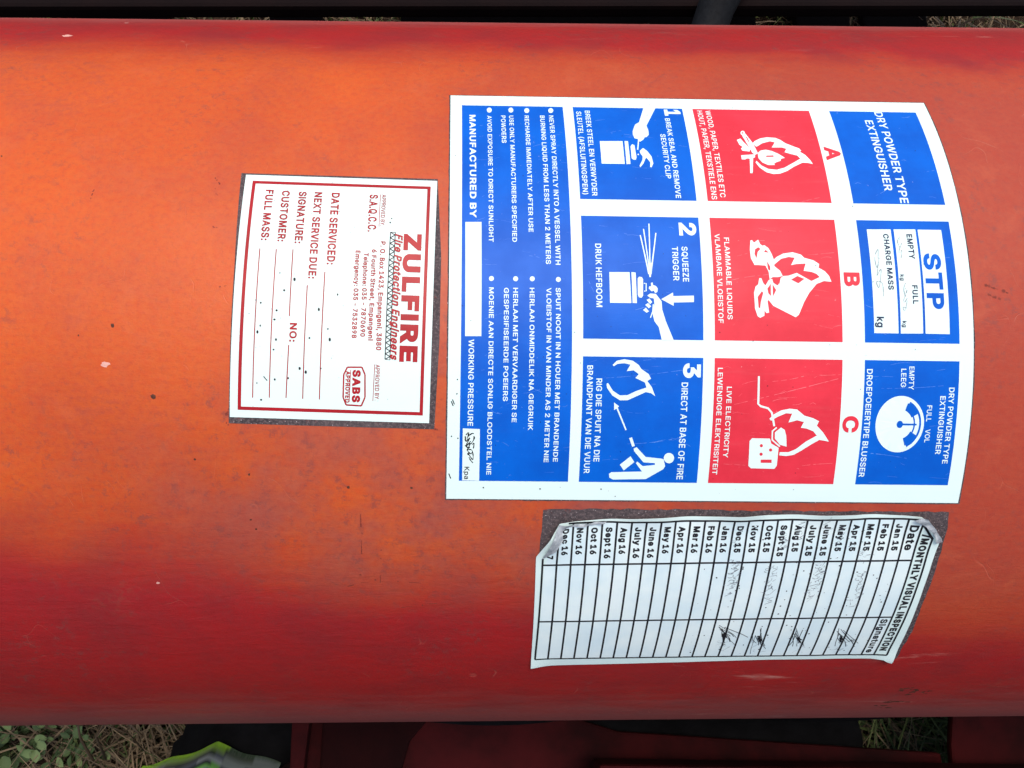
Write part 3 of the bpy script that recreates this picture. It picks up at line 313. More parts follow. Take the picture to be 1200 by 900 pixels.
GLYPH_SPACE, GLYPH_CAP = 188, 509
GLYPHS = {   # letter: (advance, outline), outlines as "x,y x,y|x,y ..." in 1/1000 em
 '(': (273, '89,207 90,235 92,264 96,293 101,324 107,354 114,384 122,413 132,441 142,468 153,494 164,517 177,539 236,539 223,512 212,485 201,457 191,428 182,399 174,370 167,342 161,313 157,285 154,258 152,232 151,207 152,184 154,161 156,138 160,115 165,91 172,67 179,42 188,16 198,-10 209,-38 222,-66 236,-96 177,-96 156,-59 139,-21 124,16 111,55 102,93 95,131 90,169'),
 ')': (273, '37,-96 52,-66 64,-37 76,-9 86,18 95,44 102,69 108,93 113,116 117,139 120,162 121,184 122,207 121,232 119,258 116,285 112,313 106,342 99,370 91,399 82,428 73,457 62,485 50,512 37,539 97,539 109,517 121,494 131,468 142,441 151,413 159,384 167,354 173,323 178,293 181,264 183,235 184,207 183,168 178,130 171,92 161,53 149,15 134,-22 117,-59 97,-96'),
 ',': (188, '38,-119 68,71 137,71 84,-119'),
 '-': (453, '337,244 337,188 114,188 114,244'),
 '.': (188, '95,-4 86,-4 78,-1 70,3 63,9 57,16 53,24 50,32 50,41 50,50 53,59 57,66 63,73 70,79 78,83 86,86 95,87 104,86 113,83 121,79 128,73 134,66 138,59 140,50 141,41 140,32 138,24 134,16 128,9 121,3 113,-1 104,-4'),
 '/': (249, '235,533 71,-76 14,-76 178,533'),
 '0': (453, '227,-7 199,-5 174,1 151,11 130,24 111,41 95,62 80,86 69,113 60,144 53,178 49,214 48,254 49,294 53,330 60,364 69,395 81,422 95,447 112,467 130,484 151,498 174,508 200,514 227,516 254,514 279,508 302,498 323,484 342,467 358,447 372,422 384,395 393,364 400,330 404,294 405,254 404,214 400,178 393,144 384,113 373,86 359,62 342,41 323,24 302,11 279,1 254,-5|227,50 245,51 261,56 276,63 290,74 303,87 313,103 323,122 330,144 336,168 340,194 343,223 344,254 343,285 340,314 336,341 330,365 323,387 313,405 303,422 290,435 276,446 261,453 245,458 227,460 209,458 192,453 177,446 163,435 151,422 140,405 131,387 123,365 117,341 113,314 110,285 109,254 110,223 113,194 117,168 123,144 131,122 140,103 151,87 163,74 177,63 192,56 209,51'),
 '1': (453, '76,0 76,55 391,55 391,0|276,509 276,0 212,0 212,448 86,358 86,427 198,509'),
 '2': (453, '64,0 64,47 234,229 248,243 261,257 272,270 282,282 291,294 299,305 305,316 311,327 315,337 318,348 320,360 320,371 319,385 317,397 313,408 308,419 301,428 293,436 283,443 273,449 262,454 250,457 237,459 224,460 209,459 196,457 184,453 172,447 162,441 153,433 145,424 139,413 134,402 130,390 128,376 127,362 66,362 67,384 71,405 77,424 86,442 98,459 111,473 126,486 143,496 162,505 182,511 203,514 225,516 247,514 268,511 288,505 306,497 323,486 337,474 350,461 361,445 370,428 376,411 380,392 381,372 380,358 378,345 375,331 371,318 365,304 357,290 347,275 336,259 322,241 306,223 288,202 267,180 153,60 389,57 389,0'),
 '3': (453, '218,-7 195,-6 173,-3 152,2 133,10 114,19 98,30 83,43 70,57 60,74 52,91 46,111 44,132 109,132 111,119 115,107 120,97 126,87 134,78 144,71 154,64 165,59 178,55 191,52 204,50 219,50 234,51 248,53 262,56 275,61 287,67 297,74 307,83 315,93 321,104 325,116 328,130 329,145 328,158 326,172 322,184 316,196 308,207 299,217 288,226 275,234 260,240 242,244 223,247 201,248 157,248 157,299 288,448 288,452 70,452 70,509 372,509 372,461 211,278 211,289 239,290 264,288 287,284 308,276 327,265 344,253 359,239 371,222 381,205 387,186 392,166 393,145 392,123 387,103 380,84 370,66 358,50 344,36 327,23 309,12 288,4 266,-2 243,-6'),
 '4': (453, '40,105 40,158 247,509 311,509 109,166 413,163 413,105|282,0 282,121 282,146 282,318 343,318 343,0'),
 '5': (453, '221,-7 199,-6 178,-2 159,3 140,11 123,21 108,32 94,45 83,60 73,76 66,93 62,111 60,130 122,130 124,119 127,108 132,98 138,89 145,80 154,73 163,66 173,60 184,56 196,52 208,50 221,50 236,51 250,53 264,58 276,64 288,72 298,82 307,92 314,104 320,117 324,131 327,146 328,162 327,178 324,193 320,208 314,221 306,233 297,244 286,254 275,262 262,269 248,273 233,276 218,277 205,276 192,275 180,272 167,268 156,264 145,258 136,252 128,246 67,253 96,509 366,509 366,452 151,452 134,301 145,308 155,315 166,320 178,325 190,329 203,331 216,333 229,334 247,333 263,330 279,326 294,321 308,314 321,306 334,296 345,285 355,273 364,260 372,246 379,231 384,215 388,199 390,181 391,163 390,139 385,117 379,95 369,76 357,57 343,41 327,27 309,15 289,6 268,-1 245,-5'),
 '6': (453, '226,-7 203,-5 182,-1 161,5 142,15 125,26 109,40 96,56 84,74 75,94 69,115 65,138 64,162 65,180 68,199 73,219 80,239 89,261 102,285 118,311 137,340 252,509 322,509 151,261 145,261 149,268 154,275 159,281 165,288 172,293 179,299 187,303 196,307 205,310 214,312 224,314 235,314 257,313 278,309 298,303 316,295 332,284 346,271 359,257 370,240 378,221 384,201 388,180 389,157 388,134 384,112 377,92 368,73 356,55 343,39 327,26 310,14 291,5 271,-2 249,-6|226,48 241,49 254,52 267,56 279,63 289,70 299,79 307,90 314,101 320,114 324,128 327,142 327,157 327,173 324,187 320,201 314,213 307,225 299,235 289,244 279,251 267,258 254,262 241,264 226,265 212,264 198,262 186,258 174,252 163,244 153,235 145,225 138,214 132,201 128,188 126,174 125,158 126,143 128,128 132,114 138,102 145,90 153,79 163,70 174,63 186,56 198,52 212,49'),
 '7': (453, '97,0 323,448 323,452 62,452 62,509 391,509 391,449 165,0'),
 '8': (453, '226,-7 201,-6 178,-2 156,3 136,11 117,21 101,33 86,47 74,62 64,78 57,96 53,115 52,135 53,151 55,166 59,181 65,195 72,208 81,220 90,231 101,241 113,249 125,256 139,261 153,265 135,273 119,282 105,293 93,308 83,324 76,342 72,360 70,380 72,399 75,417 82,434 90,450 101,464 114,477 129,488 146,498 164,506 184,511 204,514 226,516 248,514 269,511 288,506 306,498 323,488 337,477 350,464 361,450 370,434 377,417 380,399 382,380 380,361 376,342 369,324 359,308 347,293 333,282 318,273 300,267 314,261 327,256 339,249 351,241 362,231 372,220 380,208 387,195 393,181 397,166 400,151 401,135 399,115 395,96 388,78 378,62 366,47 352,33 335,21 317,11 296,3 275,-2 251,-6|226,49 243,50 258,52 272,55 285,60 296,66 307,74 315,82 323,91 329,102 333,113 336,126 337,139 336,152 333,165 329,177 322,189 314,199 305,208 295,216 283,223 270,228 256,232 242,234 226,235 211,234 196,232 182,228 169,223 157,216 147,208 138,199 130,189 123,177 119,165 116,152 115,139 116,126 119,113 123,102 129,91 136,82 145,74 156,66 167,60 180,55 195,52 210,50|226,290 239,290 252,292 263,296 274,300 284,306 293,313 300,321 307,330 312,341 316,351 318,363 319,376 318,388 316,399 313,410 308,420 301,429 294,437 285,444 275,449 264,454 252,457 240,459 226,460 213,459 200,457 188,454 177,449 167,444 159,437 151,429 145,420 139,410 136,399 134,388 133,376 134,363 136,351 139,341 145,330 151,321 159,313 168,306 178,300 189,296 201,292 213,290'),
 '9': (453, '226,516 249,514 271,510 291,503 310,494 328,482 343,468 356,452 368,434 377,414 384,393 388,371 389,347 388,328 385,309 380,290 373,270 363,248 350,224 334,197 315,168 200,0 130,0 301,248 307,248 303,240 299,234 294,227 287,221 281,215 273,210 265,206 257,202 248,199 238,196 228,195 218,195 195,196 175,199 155,206 137,214 121,225 106,237 94,252 83,269 74,287 68,307 65,329 64,352 65,375 69,397 75,417 85,436 96,454 110,469 125,483 143,494 162,504 182,510 203,514|226,460 212,459 199,457 186,452 174,446 163,438 154,429 145,419 138,407 133,395 129,381 126,367 125,352 126,336 129,322 133,308 138,295 145,284 154,274 163,265 174,257 186,251 199,247 212,244 226,243 240,244 254,247 267,251 279,257 289,265 299,273 307,284 314,295 320,308 324,321 327,335 327,350 327,366 324,381 320,394 314,407 307,419 299,429 290,438 279,446 267,452 254,457 241,459'),
 ':': (188, '95,-4 86,-4 78,-1 70,3 63,9 57,16 53,24 50,32 50,41 50,50 53,59 57,66 63,73 70,79 78,83 86,86 95,87 104,86 113,83 121,79 128,73 134,66 138,59 140,50 141,41 140,32 138,24 134,16 128,9 121,3 113,-1 104,-4|95,271 86,272 78,274 70,278 63,284 57,291 53,299 50,307 50,316 50,325 53,334 57,342 63,349 70,354 78,359 86,361 95,362 104,361 113,359 121,354 128,349 134,342 138,334 140,325 141,316 140,307 138,299 134,291 128,284 121,278 113,274 104,272'),
 'A': (480, '16,0 201,509 276,509 463,0 395,0 287,302 282,317 276,334 270,352 264,372 257,394 250,420 241,447 232,478 245,478 236,447 228,419 220,393 213,371 206,351 201,333 195,317 191,302 85,0|110,142 110,199 370,199 370,142'),
 'B': (456, '60,0 60,509 241,509 266,508 289,504 310,499 329,491 345,481 359,469 371,456 381,442 388,426 394,410 397,392 398,374 397,358 395,344 392,331 387,320 380,310 373,301 365,293 356,286 347,280 336,275 326,270 315,267 315,262 327,261 339,257 351,252 363,245 374,237 385,227 394,216 402,203 409,189 414,173 417,155 418,136 417,117 413,100 408,83 400,67 390,52 377,39 362,28 344,18 324,10 301,4 275,1 247,0|125,57 245,57 272,58 296,63 315,70 330,80 341,92 349,105 354,120 355,137 355,149 352,161 348,173 342,184 335,194 327,203 317,211 306,218 293,224 279,228 264,230 248,231 125,231|125,285 238,285 252,286 265,288 277,291 288,296 299,302 308,309 316,317 323,326 329,337 333,348 335,359 336,372 334,388 330,403 323,417 313,429 299,439 283,446 263,450 240,452 125,452'),
 'C': (510, '267,-7 235,-5 205,1 177,11 150,25 126,42 104,63 86,88 70,115 57,146 48,179 42,215 40,254 42,293 48,329 57,362 70,393 86,421 104,445 126,466 150,484 177,498 205,508 235,514 267,516 286,515 305,513 323,509 340,504 357,498 373,490 388,481 402,471 415,460 427,447 438,433 448,418 456,402 463,385 469,367 473,348 408,348 405,361 401,373 395,384 389,395 382,404 375,413 366,421 357,428 348,435 337,440 327,445 315,449 304,452 292,454 280,455 267,456 245,454 223,450 203,443 184,432 166,419 150,403 137,385 125,364 116,340 109,314 105,285 103,254 105,223 109,194 116,168 125,145 137,123 151,105 166,89 184,76 203,66 223,59 245,54 267,53 280,53 292,55 304,57 315,60 327,64 337,69 348,74 357,81 366,88 375,96 382,105 389,114 395,125 401,136 405,148 408,160 473,160 469,142 463,124 457,107 448,91 438,76 428,62 416,49 402,38 388,28 373,19 357,11 341,5 323,0 305,-4 286,-6'),
 'D': (502, '219,0 96,0 96,57 215,57 244,58 272,63 296,70 318,81 337,94 354,110 368,128 379,149 388,172 394,198 398,226 399,255 398,285 394,312 388,337 379,361 368,381 354,399 338,415 320,428 299,438 275,446 249,450 221,452 93,452 93,509 225,509 261,507 294,501 325,492 353,478 377,461 399,441 418,418 433,391 446,361 455,329 460,293 462,255 460,217 455,181 446,149 433,119 417,92 398,68 376,48 351,31 322,17 291,8 256,2|125,509 125,0 60,0 60,509'),
 'E': (419, '60,0 60,509 372,509 372,452 125,452 125,286 355,286 355,229 125,229 125,57 375,57 375,0'),
 'F': (410, '60,0 60,509 369,509 369,452 125,452 125,278 346,278 346,221 125,221 125,0'),
 'G': (520, '269,-7 236,-5 205,1 176,11 149,25 125,43 104,64 85,88 69,116 57,146 47,179 42,215 40,254 42,293 47,329 57,362 69,393 85,421 103,445 125,466 149,484 175,498 203,508 233,514 265,516 285,515 304,513 322,509 340,504 358,497 374,489 389,480 403,469 416,458 429,445 439,431 449,416 458,401 465,384 470,367 474,349 408,349 404,361 399,372 393,383 387,393 380,403 373,411 365,420 356,427 347,434 337,439 326,444 315,448 304,452 291,454 279,455 265,456 243,454 222,450 202,443 183,432 166,419 150,404 137,385 125,364 116,340 109,314 105,285 103,254 105,223 109,194 116,168 125,145 137,124 151,105 166,90 184,76 203,66 224,59 246,54 269,53 290,54 309,57 328,63 345,71 360,81 374,93 386,107 396,123 404,141 410,160 414,180 415,202 434,199 283,199 283,256 478,256 478,200 476,170 471,141 463,115 451,91 436,69 419,50 399,33 377,19 352,8 326,0 298,-5'),
 'H': (517, '60,0 60,509 125,509 125,289 392,289 392,509 457,509 457,0 392,0 392,232 125,232 125,0'),
 'I': (146, '42,0 104,0 104,509 42,509'),
 'J': (396, '185,-7 153,-4 124,3 98,15 75,33 57,55 44,81 36,111 33,145 33,173 98,173 98,145 99,123 104,104 111,88 122,74 134,64 149,56 166,51 185,50 204,51 220,56 235,64 248,74 258,88 266,104 270,123 272,145 272,509 336,509 336,145 334,111 326,81 313,55 294,33 271,15 246,3 217,-4'),
 'K': (467, '104,145 104,216 113,228 122,239 130,250 139,261 148,272 157,282 165,293 174,303 184,314 193,324 202,334 212,344 364,509 448,509 231,276|60,0 60,509 125,509 125,334 124,225 125,193 125,0|372,0 188,259 228,309 449,0'),
 'L': (393, '60,0 60,509 125,509 125,57 361,57 361,0'),
 'M': (628, '60,0 60,509 152,509 277,187 280,181 282,174 285,167 287,159 290,150 293,141 296,132 299,123 302,113 305,103 308,93 311,84 314,74 317,65 319,57 322,49 307,49 310,57 312,65 315,73 318,83 321,92 324,102 327,111 330,121 333,131 336,140 339,149 342,158 345,167 348,174 350,181 352,187 476,509 568,509 568,0 504,0 504,291 504,299 504,308 504,317 504,327 505,337 505,347 505,358 505,369 505,380 506,391 506,402 506,413 506,424 507,435 507,446 507,457 513,457 509,445 505,433 502,421 498,409 494,397 490,386 486,374 482,363 478,352 474,341 471,331 467,322 464,313 461,305 458,297 456,291 342,0 286,0 170,291 168,297 165,304 162,312 159,321 156,330 152,340 149,350 145,361 141,372 137,384 133,396 129,408 125,420 121,432 116,445 112,457 119,457 119,447 119,437 120,427 120,416 120,405 120,394 121,383 121,372 121,361 121,350 121,339 122,328 122,318 122,309 122,300 122,291 122,0'),
 'N': (523, '60,0 60,509 136,509 343,183 347,176 352,169 357,160 363,151 369,141 375,130 381,119 388,107 394,94 401,82 407,68 414,55 405,54 403,68 402,81 401,95 401,108 400,121 400,134 399,146 399,157 399,168 399,178 399,187 399,195 399,509 463,509 463,0 387,0 202,290 196,300 190,310 184,320 177,331 171,342 164,354 156,367 148,381 139,396 130,413 119,432 108,452 119,454 120,435 121,417 122,400 122,384 123,368 123,354 124,340 124,328 125,317 125,307 125,298 125,291 125,0'),
 'O': (533, '267,-7 235,-5 205,1 177,11 150,25 126,42 105,63 86,88 70,115 57,146 48,179 42,215 40,254 42,293 48,329 57,362 70,393 86,421 105,445 126,466 150,484 177,498 205,508 235,514 267,516 299,514 329,508 357,498 384,484 408,466 429,445 448,421 464,393 477,362 486,329 491,293 493,254 491,215 486,179 477,146 464,115 448,88 429,63 408,42 384,25 357,11 329,1 299,-5|267,53 289,54 310,59 330,66 349,76 367,89 383,105 396,123 408,144 418,168 425,194 429,223 430,254 429,286 425,314 418,341 408,365 396,386 383,404 367,420 349,433 330,443 310,450 289,454 267,456 245,454 223,450 203,443 184,433 167,420 151,404 137,385 125,364 116,340 109,314 105,285 103,254 105,223 109,194 116,168 125,144 137,123 151,105 167,89 184,76 203,66 223,59 245,54'),
 'P': (445, '60,0 60,509 235,509 263,507 289,503 312,497 332,487 350,476 366,462 379,447 390,430 398,411 404,391 407,370 409,348 407,325 404,304 398,284 390,265 379,248 366,233 350,219 332,207 312,198 289,191 263,187 235,186 109,186 109,242 233,242 252,243 269,246 284,250 297,256 308,264 318,272 327,282 333,294 338,306 342,319 344,333 344,348 344,362 342,376 338,389 333,402 326,413 318,423 308,431 297,439 284,444 268,449 251,451 232,452 125,452 125,0'),
 'Q': (533, '245,159 313,159 369,85 384,65 468,-48 401,-48 346,27 331,46|267,-7 235,-5 205,1 177,11 150,25 126,42 105,63 86,88 70,115 57,146 48,179 42,215 40,254 42,293 48,329 57,362 70,393 86,421 105,445 126,466 150,484 177,498 205,508 235,514 267,516 299,514 329,508 357,498 384,484 408,466 429,445 448,421 464,393 477,362 486,329 491,293 493,254 491,215 486,179 477,146 464,115 448,88 429,63 408,42 384,25 357,11 329,1 299,-5|267,53 289,54 310,59 330,66 349,76 367,89 383,105 396,123 408,144 418,168 425,194 429,223 430,254 429,286 425,314 418,341 408,365 396,386 383,404 367,420 349,433 330,443 310,450 289,454 267,456 245,454 223,450 203,443 184,433 167,420 151,404 137,385 125,364 116,340 109,314 105,285 103,254 105,223 109,194 116,168 125,144 137,123 151,105 167,89 184,76 203,66 223,59 245,54'),
 'R': (449, '60,0 60,509 236,509 264,507 290,504 313,497 333,489 351,478 367,465 380,450 390,433 399,415 405,395 408,374 409,352 408,330 405,309 399,290 390,271 380,255 367,240 351,228 333,217 312,209 289,203 264,199 236,198 96,198 96,255 234,255 252,256 269,258 284,262 298,267 309,273 319,281 327,290 334,300 339,312 342,324 344,338 345,352 344,367 342,380 339,393 334,405 327,415 319,425 309,433 298,440 284,445 269,449 252,451 233,452 125,452 125,0|353,0 230,229 303,229 428,0'),
 'S': (447, '224,-9 197,-8 172,-4 149,1 128,9 108,19 91,31 76,45 64,60 54,77 46,96 41,115 38,137 104,137 107,123 110,110 116,98 123,88 132,79 142,71 154,64 166,59 180,55 194,52 209,50 224,49 241,50 257,52 272,55 286,60 299,66 311,74 321,82 329,92 336,102 341,114 345,126 346,139 345,151 342,161 338,171 332,179 325,186 316,193 307,199 296,205 284,209 272,214 259,218 245,222 184,239 154,249 128,260 105,274 86,289 71,307 60,326 54,348 52,372 53,393 58,413 65,431 75,448 87,463 102,476 119,488 138,498 158,506 180,511 203,514 227,516 252,514 275,511 296,505 316,498 334,488 351,476 365,463 377,449 387,433 394,415 399,397 401,378 337,378 334,396 326,412 316,426 302,437 286,447 267,453 247,457 225,459 209,458 194,456 180,452 167,448 156,442 145,435 136,427 129,418 123,409 118,398 116,387 115,376 116,363 119,352 124,342 131,334 139,326 148,319 158,313 169,308 180,304 191,300 202,296 212,293 264,279 276,276 287,272 299,268 312,264 324,258 336,252 347,245 359,238 369,229 379,220 387,209 395,198 401,185 405,171 407,155 408,139 407,118 403,99 396,81 386,64 374,48 360,34 343,21 323,11 302,2 278,-4 252,-8'),
 'T': (449, '32,452 32,509 417,509 417,452 257,452 257,0 193,0 193,452'),
 'U': (517, '259,-8 230,-7 203,-2 177,5 154,15 133,28 114,43 98,60 85,80 74,101 66,124 62,148 60,173 60,509 124,509 124,178 125,160 128,144 133,128 141,113 150,99 160,87 173,77 187,68 203,61 220,56 239,53 259,52 279,53 298,56 315,61 331,68 345,77 357,87 368,99 377,113 384,128 389,144 392,160 393,178 393,509 457,509 457,173 456,148 451,124 443,101 433,80 419,60 403,43 384,28 363,15 340,5 315,-2 288,-7'),
 'V': (480, '204,0 16,509 84,509 192,206 197,192 203,176 209,158 215,137 222,115 230,89 239,61 248,31 235,31 244,62 252,90 260,115 267,138 274,158 279,176 285,192 290,206 395,509 463,509 278,0'),
 'W': (686, '155,0 16,509 82,509 163,196 166,183 170,171 173,158 175,145 178,133 181,120 184,107 187,94 189,80 192,67 195,53 197,40 189,40 192,53 194,67 197,80 200,94 203,107 205,120 208,133 211,145 214,158 218,171 221,183 224,196 306,509 380,509 462,196 465,183 468,171 471,158 474,145 477,133 480,120 483,107 486,94 489,80 492,67 494,53 497,40 488,40 491,53 493,67 496,80 499,94 502,107 504,120 507,133 510,145 513,158 517,171 520,183 523,196 603,509 670,509 530,0 455,0 368,323 363,339 359,356 355,373 351,391 347,410 344,431 340,452 336,475 350,475 346,453 342,433 339,413 335,395 331,377 327,359 323,341 318,323 230,0'),
 'X': (474, '18,0 217,284 217,236 29,509 104,509 178,400 185,389 192,379 198,370 204,361 209,353 214,345 219,337 223,329 228,321 233,312 238,302 243,292 232,292 237,302 243,311 247,320 252,329 257,337 261,345 266,353 272,361 278,370 284,379 291,389 298,400 374,509 446,509 259,239 259,287 456,0 382,0 292,129 286,139 279,149 274,157 268,165 263,173 259,180 254,188 250,195 245,203 241,212 236,221 230,231 244,231 239,222 235,213 230,204 225,196 221,189 216,181 211,174 206,166 201,158 195,149 189,139 182,129 91,0'),
 'Y': (472, '203,0 203,208 16,509 91,509 192,344 200,331 208,318 215,305 222,292 229,279 236,264 243,248 250,230 224,230 231,248 237,265 244,280 251,293 258,306 265,318 273,331 280,344 381,509 455,509 268,208 268,0'),
 'Z': (438, '42,0 42,46 273,385 281,396 289,408 298,419 306,431 315,442 323,453 332,464 341,476 348,454 332,454 317,453 301,453 285,452 270,452 254,452 238,452 223,452 40,452 40,509 397,509 397,462 169,129 160,117 152,105 143,93 134,81 125,69 116,57 106,45 97,33 90,54 106,55 121,56 137,56 152,57 168,57 183,57 199,57 214,57 399,57 399,0'),
 'a': (389, '160,-9 142,-8 126,-5 110,-1 94,5 80,12 68,22 57,32 48,45 40,58 35,73 31,90 30,108 31,123 34,138 38,150 43,161 50,171 58,179 67,187 78,193 89,199 100,203 112,207 125,211 138,213 152,216 165,218 178,220 194,222 209,224 222,225 234,227 244,228 252,230 259,232 265,235 270,238 273,243 275,248 276,255 275,268 273,279 271,288 267,297 262,304 256,311 248,317 240,322 230,326 220,329 208,330 196,331 183,330 171,329 159,326 149,322 140,318 132,313 124,307 118,301 112,294 107,288 103,281 100,274 41,291 48,308 57,322 67,335 79,346 91,355 104,364 118,370 133,375 148,379 163,382 179,384 194,384 204,384 215,383 227,382 239,379 251,376 263,372 275,367 286,360 296,353 306,343 315,333 322,320 329,306 333,290 336,272 337,251 337,0 277,0 277,52 272,52 269,45 264,38 258,32 252,25 244,18 236,12 226,6 215,1 203,-3 190,-6 176,-8|170,45 187,46 202,49 216,53 228,59 239,66 248,74 257,83 263,93 269,104 272,115 275,126 276,138 276,190 273,188 270,186 265,184 259,182 253,180 246,179 239,177 231,176 223,175 216,173 208,172 200,171 193,170 186,169 181,169 175,168 165,166 154,164 144,162 134,159 125,155 117,150 110,145 103,139 98,132 95,124 93,115 92,105 92,95 94,87 98,79 102,72 107,66 114,61 121,56 130,52 139,49 149,47 159,46'),
 'b': (424, '229,-8 213,-7 198,-5 184,-1 172,4 162,10 153,17 145,24 138,31 132,39 127,46 122,53 118,59 112,59 112,0 53,0 53,509 114,509 114,319 118,319 122,325 127,331 132,338 137,346 144,353 152,360 161,367 171,373 183,378 197,381 212,384 229,384 252,383 274,378 294,371 313,361 330,347 345,332 359,313 370,293 379,270 385,245 389,218 390,189 389,160 385,133 379,108 370,84 359,64 346,45 330,29 313,16 294,5 274,-2 252,-7|220,47 237,48 253,51 267,57 279,66 291,76 301,88 309,101 316,117 321,133 325,151 327,170 328,189 327,209 325,227 321,245 316,261 309,276 301,290 291,301 280,311 267,319 253,325 237,329 220,330 203,329 188,325 174,320 161,312 150,302 140,291 132,278 125,263 120,247 116,229 113,210 113,189 113,169 116,150 120,132 125,115 132,100 140,86 150,75 162,65 174,57 188,51 204,48'),
 'c': (396, '207,-8 182,-7 159,-2 137,6 117,16 98,30 82,46 68,64 56,85 46,108 40,133 36,159 34,187 36,216 40,243 46,268 56,291 68,312 82,330 98,346 117,360 137,371 159,378 182,383 207,384 221,384 234,383 247,380 260,377 272,373 284,368 295,362 305,356 315,349 324,341 332,332 340,322 347,312 353,301 358,289 362,277 303,262 301,269 298,276 294,283 290,289 286,295 281,301 276,306 270,311 264,315 257,319 250,322 242,325 234,327 226,329 217,329 207,330 189,329 173,325 158,319 145,310 134,300 124,287 115,274 108,258 103,242 99,224 97,206 96,187 97,169 99,151 103,134 108,117 115,102 124,89 134,76 145,66 158,57 173,51 189,48 207,46 217,47 226,48 234,49 243,52 250,54 258,58 264,62 271,66 277,71 282,76 287,82 292,89 296,95 299,102 302,110 304,117 363,102 359,90 354,78 348,67 341,56 334,46 325,37 316,29 306,21 296,15 285,9 273,4 261,-1 248,-4 235,-6 221,-8'),
 'e': (404, '212,-8 185,-7 161,-2 138,6 117,16 98,30 82,46 68,64 56,85 46,108 40,132 35,159 34,187 35,215 39,242 46,267 55,290 67,311 81,329 97,346 115,359 135,370 157,378 180,383 205,384 221,384 236,382 251,379 266,374 280,368 294,361 307,351 319,341 331,329 341,315 350,299 357,282 363,263 368,242 370,219 371,194 371,169 75,169 75,221 338,221 310,202 309,220 307,237 303,254 298,269 291,282 283,294 273,305 263,314 250,321 237,326 222,329 205,330 189,329 173,326 159,321 146,313 135,304 125,294 116,282 109,270 103,256 99,241 97,226 96,211 96,178 97,157 100,139 104,122 110,106 118,92 128,80 139,70 151,61 165,55 179,50 195,47 212,46 224,47 234,48 244,50 254,53 263,56 271,61 278,66 285,73 292,80 297,88 302,96 306,105 365,91 360,77 353,63 345,51 335,39 324,29 311,19 298,11 283,4 266,-1 249,-5 231,-7'),
 'g': (425, '207,-151 187,-150 168,-148 150,-144 134,-140 119,-134 105,-127 93,-119 82,-110 73,-101 64,-91 57,-80 51,-69 101,-41 106,-47 110,-53 116,-59 122,-66 128,-72 136,-78 145,-83 154,-88 165,-92 178,-95 192,-97 207,-97 229,-96 249,-92 267,-85 282,-75 295,-62 304,-47 310,-28 311,-6 311,68 306,68 302,62 298,56 293,49 287,41 280,34 272,28 263,21 252,16 241,11 227,8 212,5 195,5 173,6 152,10 132,17 113,27 95,39 80,53 67,71 55,90 46,112 39,136 35,163 34,191 35,220 39,246 46,271 55,293 66,314 80,332 95,347 112,361 131,371 152,378 173,383 196,384 213,384 228,382 242,378 253,373 264,367 273,360 281,353 288,346 294,338 299,331 304,325 308,319 313,319 313,379 372,379 372,-9 371,-32 367,-54 360,-73 350,-90 338,-104 324,-117 308,-127 291,-136 271,-142 251,-147 229,-150|205,59 222,60 237,63 251,68 264,75 275,84 285,95 293,107 300,121 305,137 309,154 312,172 312,193 312,212 309,231 305,248 300,264 293,278 285,291 275,303 264,312 251,320 237,325 222,329 205,330 188,329 172,325 158,320 145,312 134,302 124,290 115,277 109,262 103,246 99,229 97,212 96,193 97,173 99,155 103,138 109,123 116,108 124,96 134,85 145,76 158,68 172,63 188,60'),
 'h': (410, '114,227 114,0 53,0 53,509 114,509 114,287 102,287 112,312 124,332 137,349 152,362 169,372 187,379 207,383 227,384 246,383 264,380 280,376 295,369 309,360 321,349 332,336 341,321 348,304 353,285 356,264 357,240 357,0 296,0 296,235 295,256 290,275 283,291 273,304 260,315 246,323 229,328 210,329 197,328 184,326 172,322 161,317 150,311 141,303 133,293 126,283 121,271 117,257 114,243'),
 'i': (167, '53,0 53,379 114,379 114,0|84,443 75,444 67,446 60,449 54,455 48,461 44,468 42,475 41,483 42,491 44,499 48,506 54,512 60,517 67,521 75,523 84,524 92,523 100,521 107,517 114,512 119,506 123,499 126,491 126,483 126,475 123,468 119,461 114,455 107,449 100,446 92,444'),
 'k': (381, '110,137 110,212 121,212 284,379 360,379 184,199 177,199|53,0 53,509 114,509 114,0|294,0 148,186 191,229 372,0'),
 'l': (140, '42,0 98,0 98,540 42,540'),
 'm': (610, '53,0 53,379 112,379 112,295 108,295 112,310 118,323 125,335 132,346 141,355 151,363 161,370 172,376 183,380 195,384 207,386 219,386 239,385 257,380 273,372 287,361 299,347 309,331 316,314 321,295 312,295 317,308 322,321 329,332 337,343 347,353 357,361 368,369 381,375 394,380 407,383 422,385 437,386 453,385 468,383 483,378 497,372 510,364 522,354 532,342 541,328 548,313 553,296 556,276 557,255 557,0 496,0 496,254 494,273 490,289 483,302 473,313 460,321 447,326 433,329 419,330 406,330 395,328 384,324 374,320 365,314 358,307 351,299 345,290 341,280 338,270 336,259 335,247 335,0 274,0 274,260 273,275 269,288 262,301 253,311 242,320 229,326 215,329 199,330 188,330 178,328 168,325 158,320 148,314 140,307 132,299 126,289 121,278 117,266 114,253 114,238 114,0'),
 'n': (410, '114,227 114,0 53,0 53,379 112,379 112,287 102,287 112,312 124,332 137,349 152,362 169,372 187,379 207,383 227,384 246,383 264,380 280,376 295,369 309,360 321,349 332,336 341,321 348,304 353,285 356,264 357,240 357,0 296,0 296,235 295,256 290,275 283,291 273,304 260,315 246,323 229,328 210,329 197,328 184,326 172,322 161,317 150,311 141,303 133,293 126,283 121,271 117,257 114,243'),
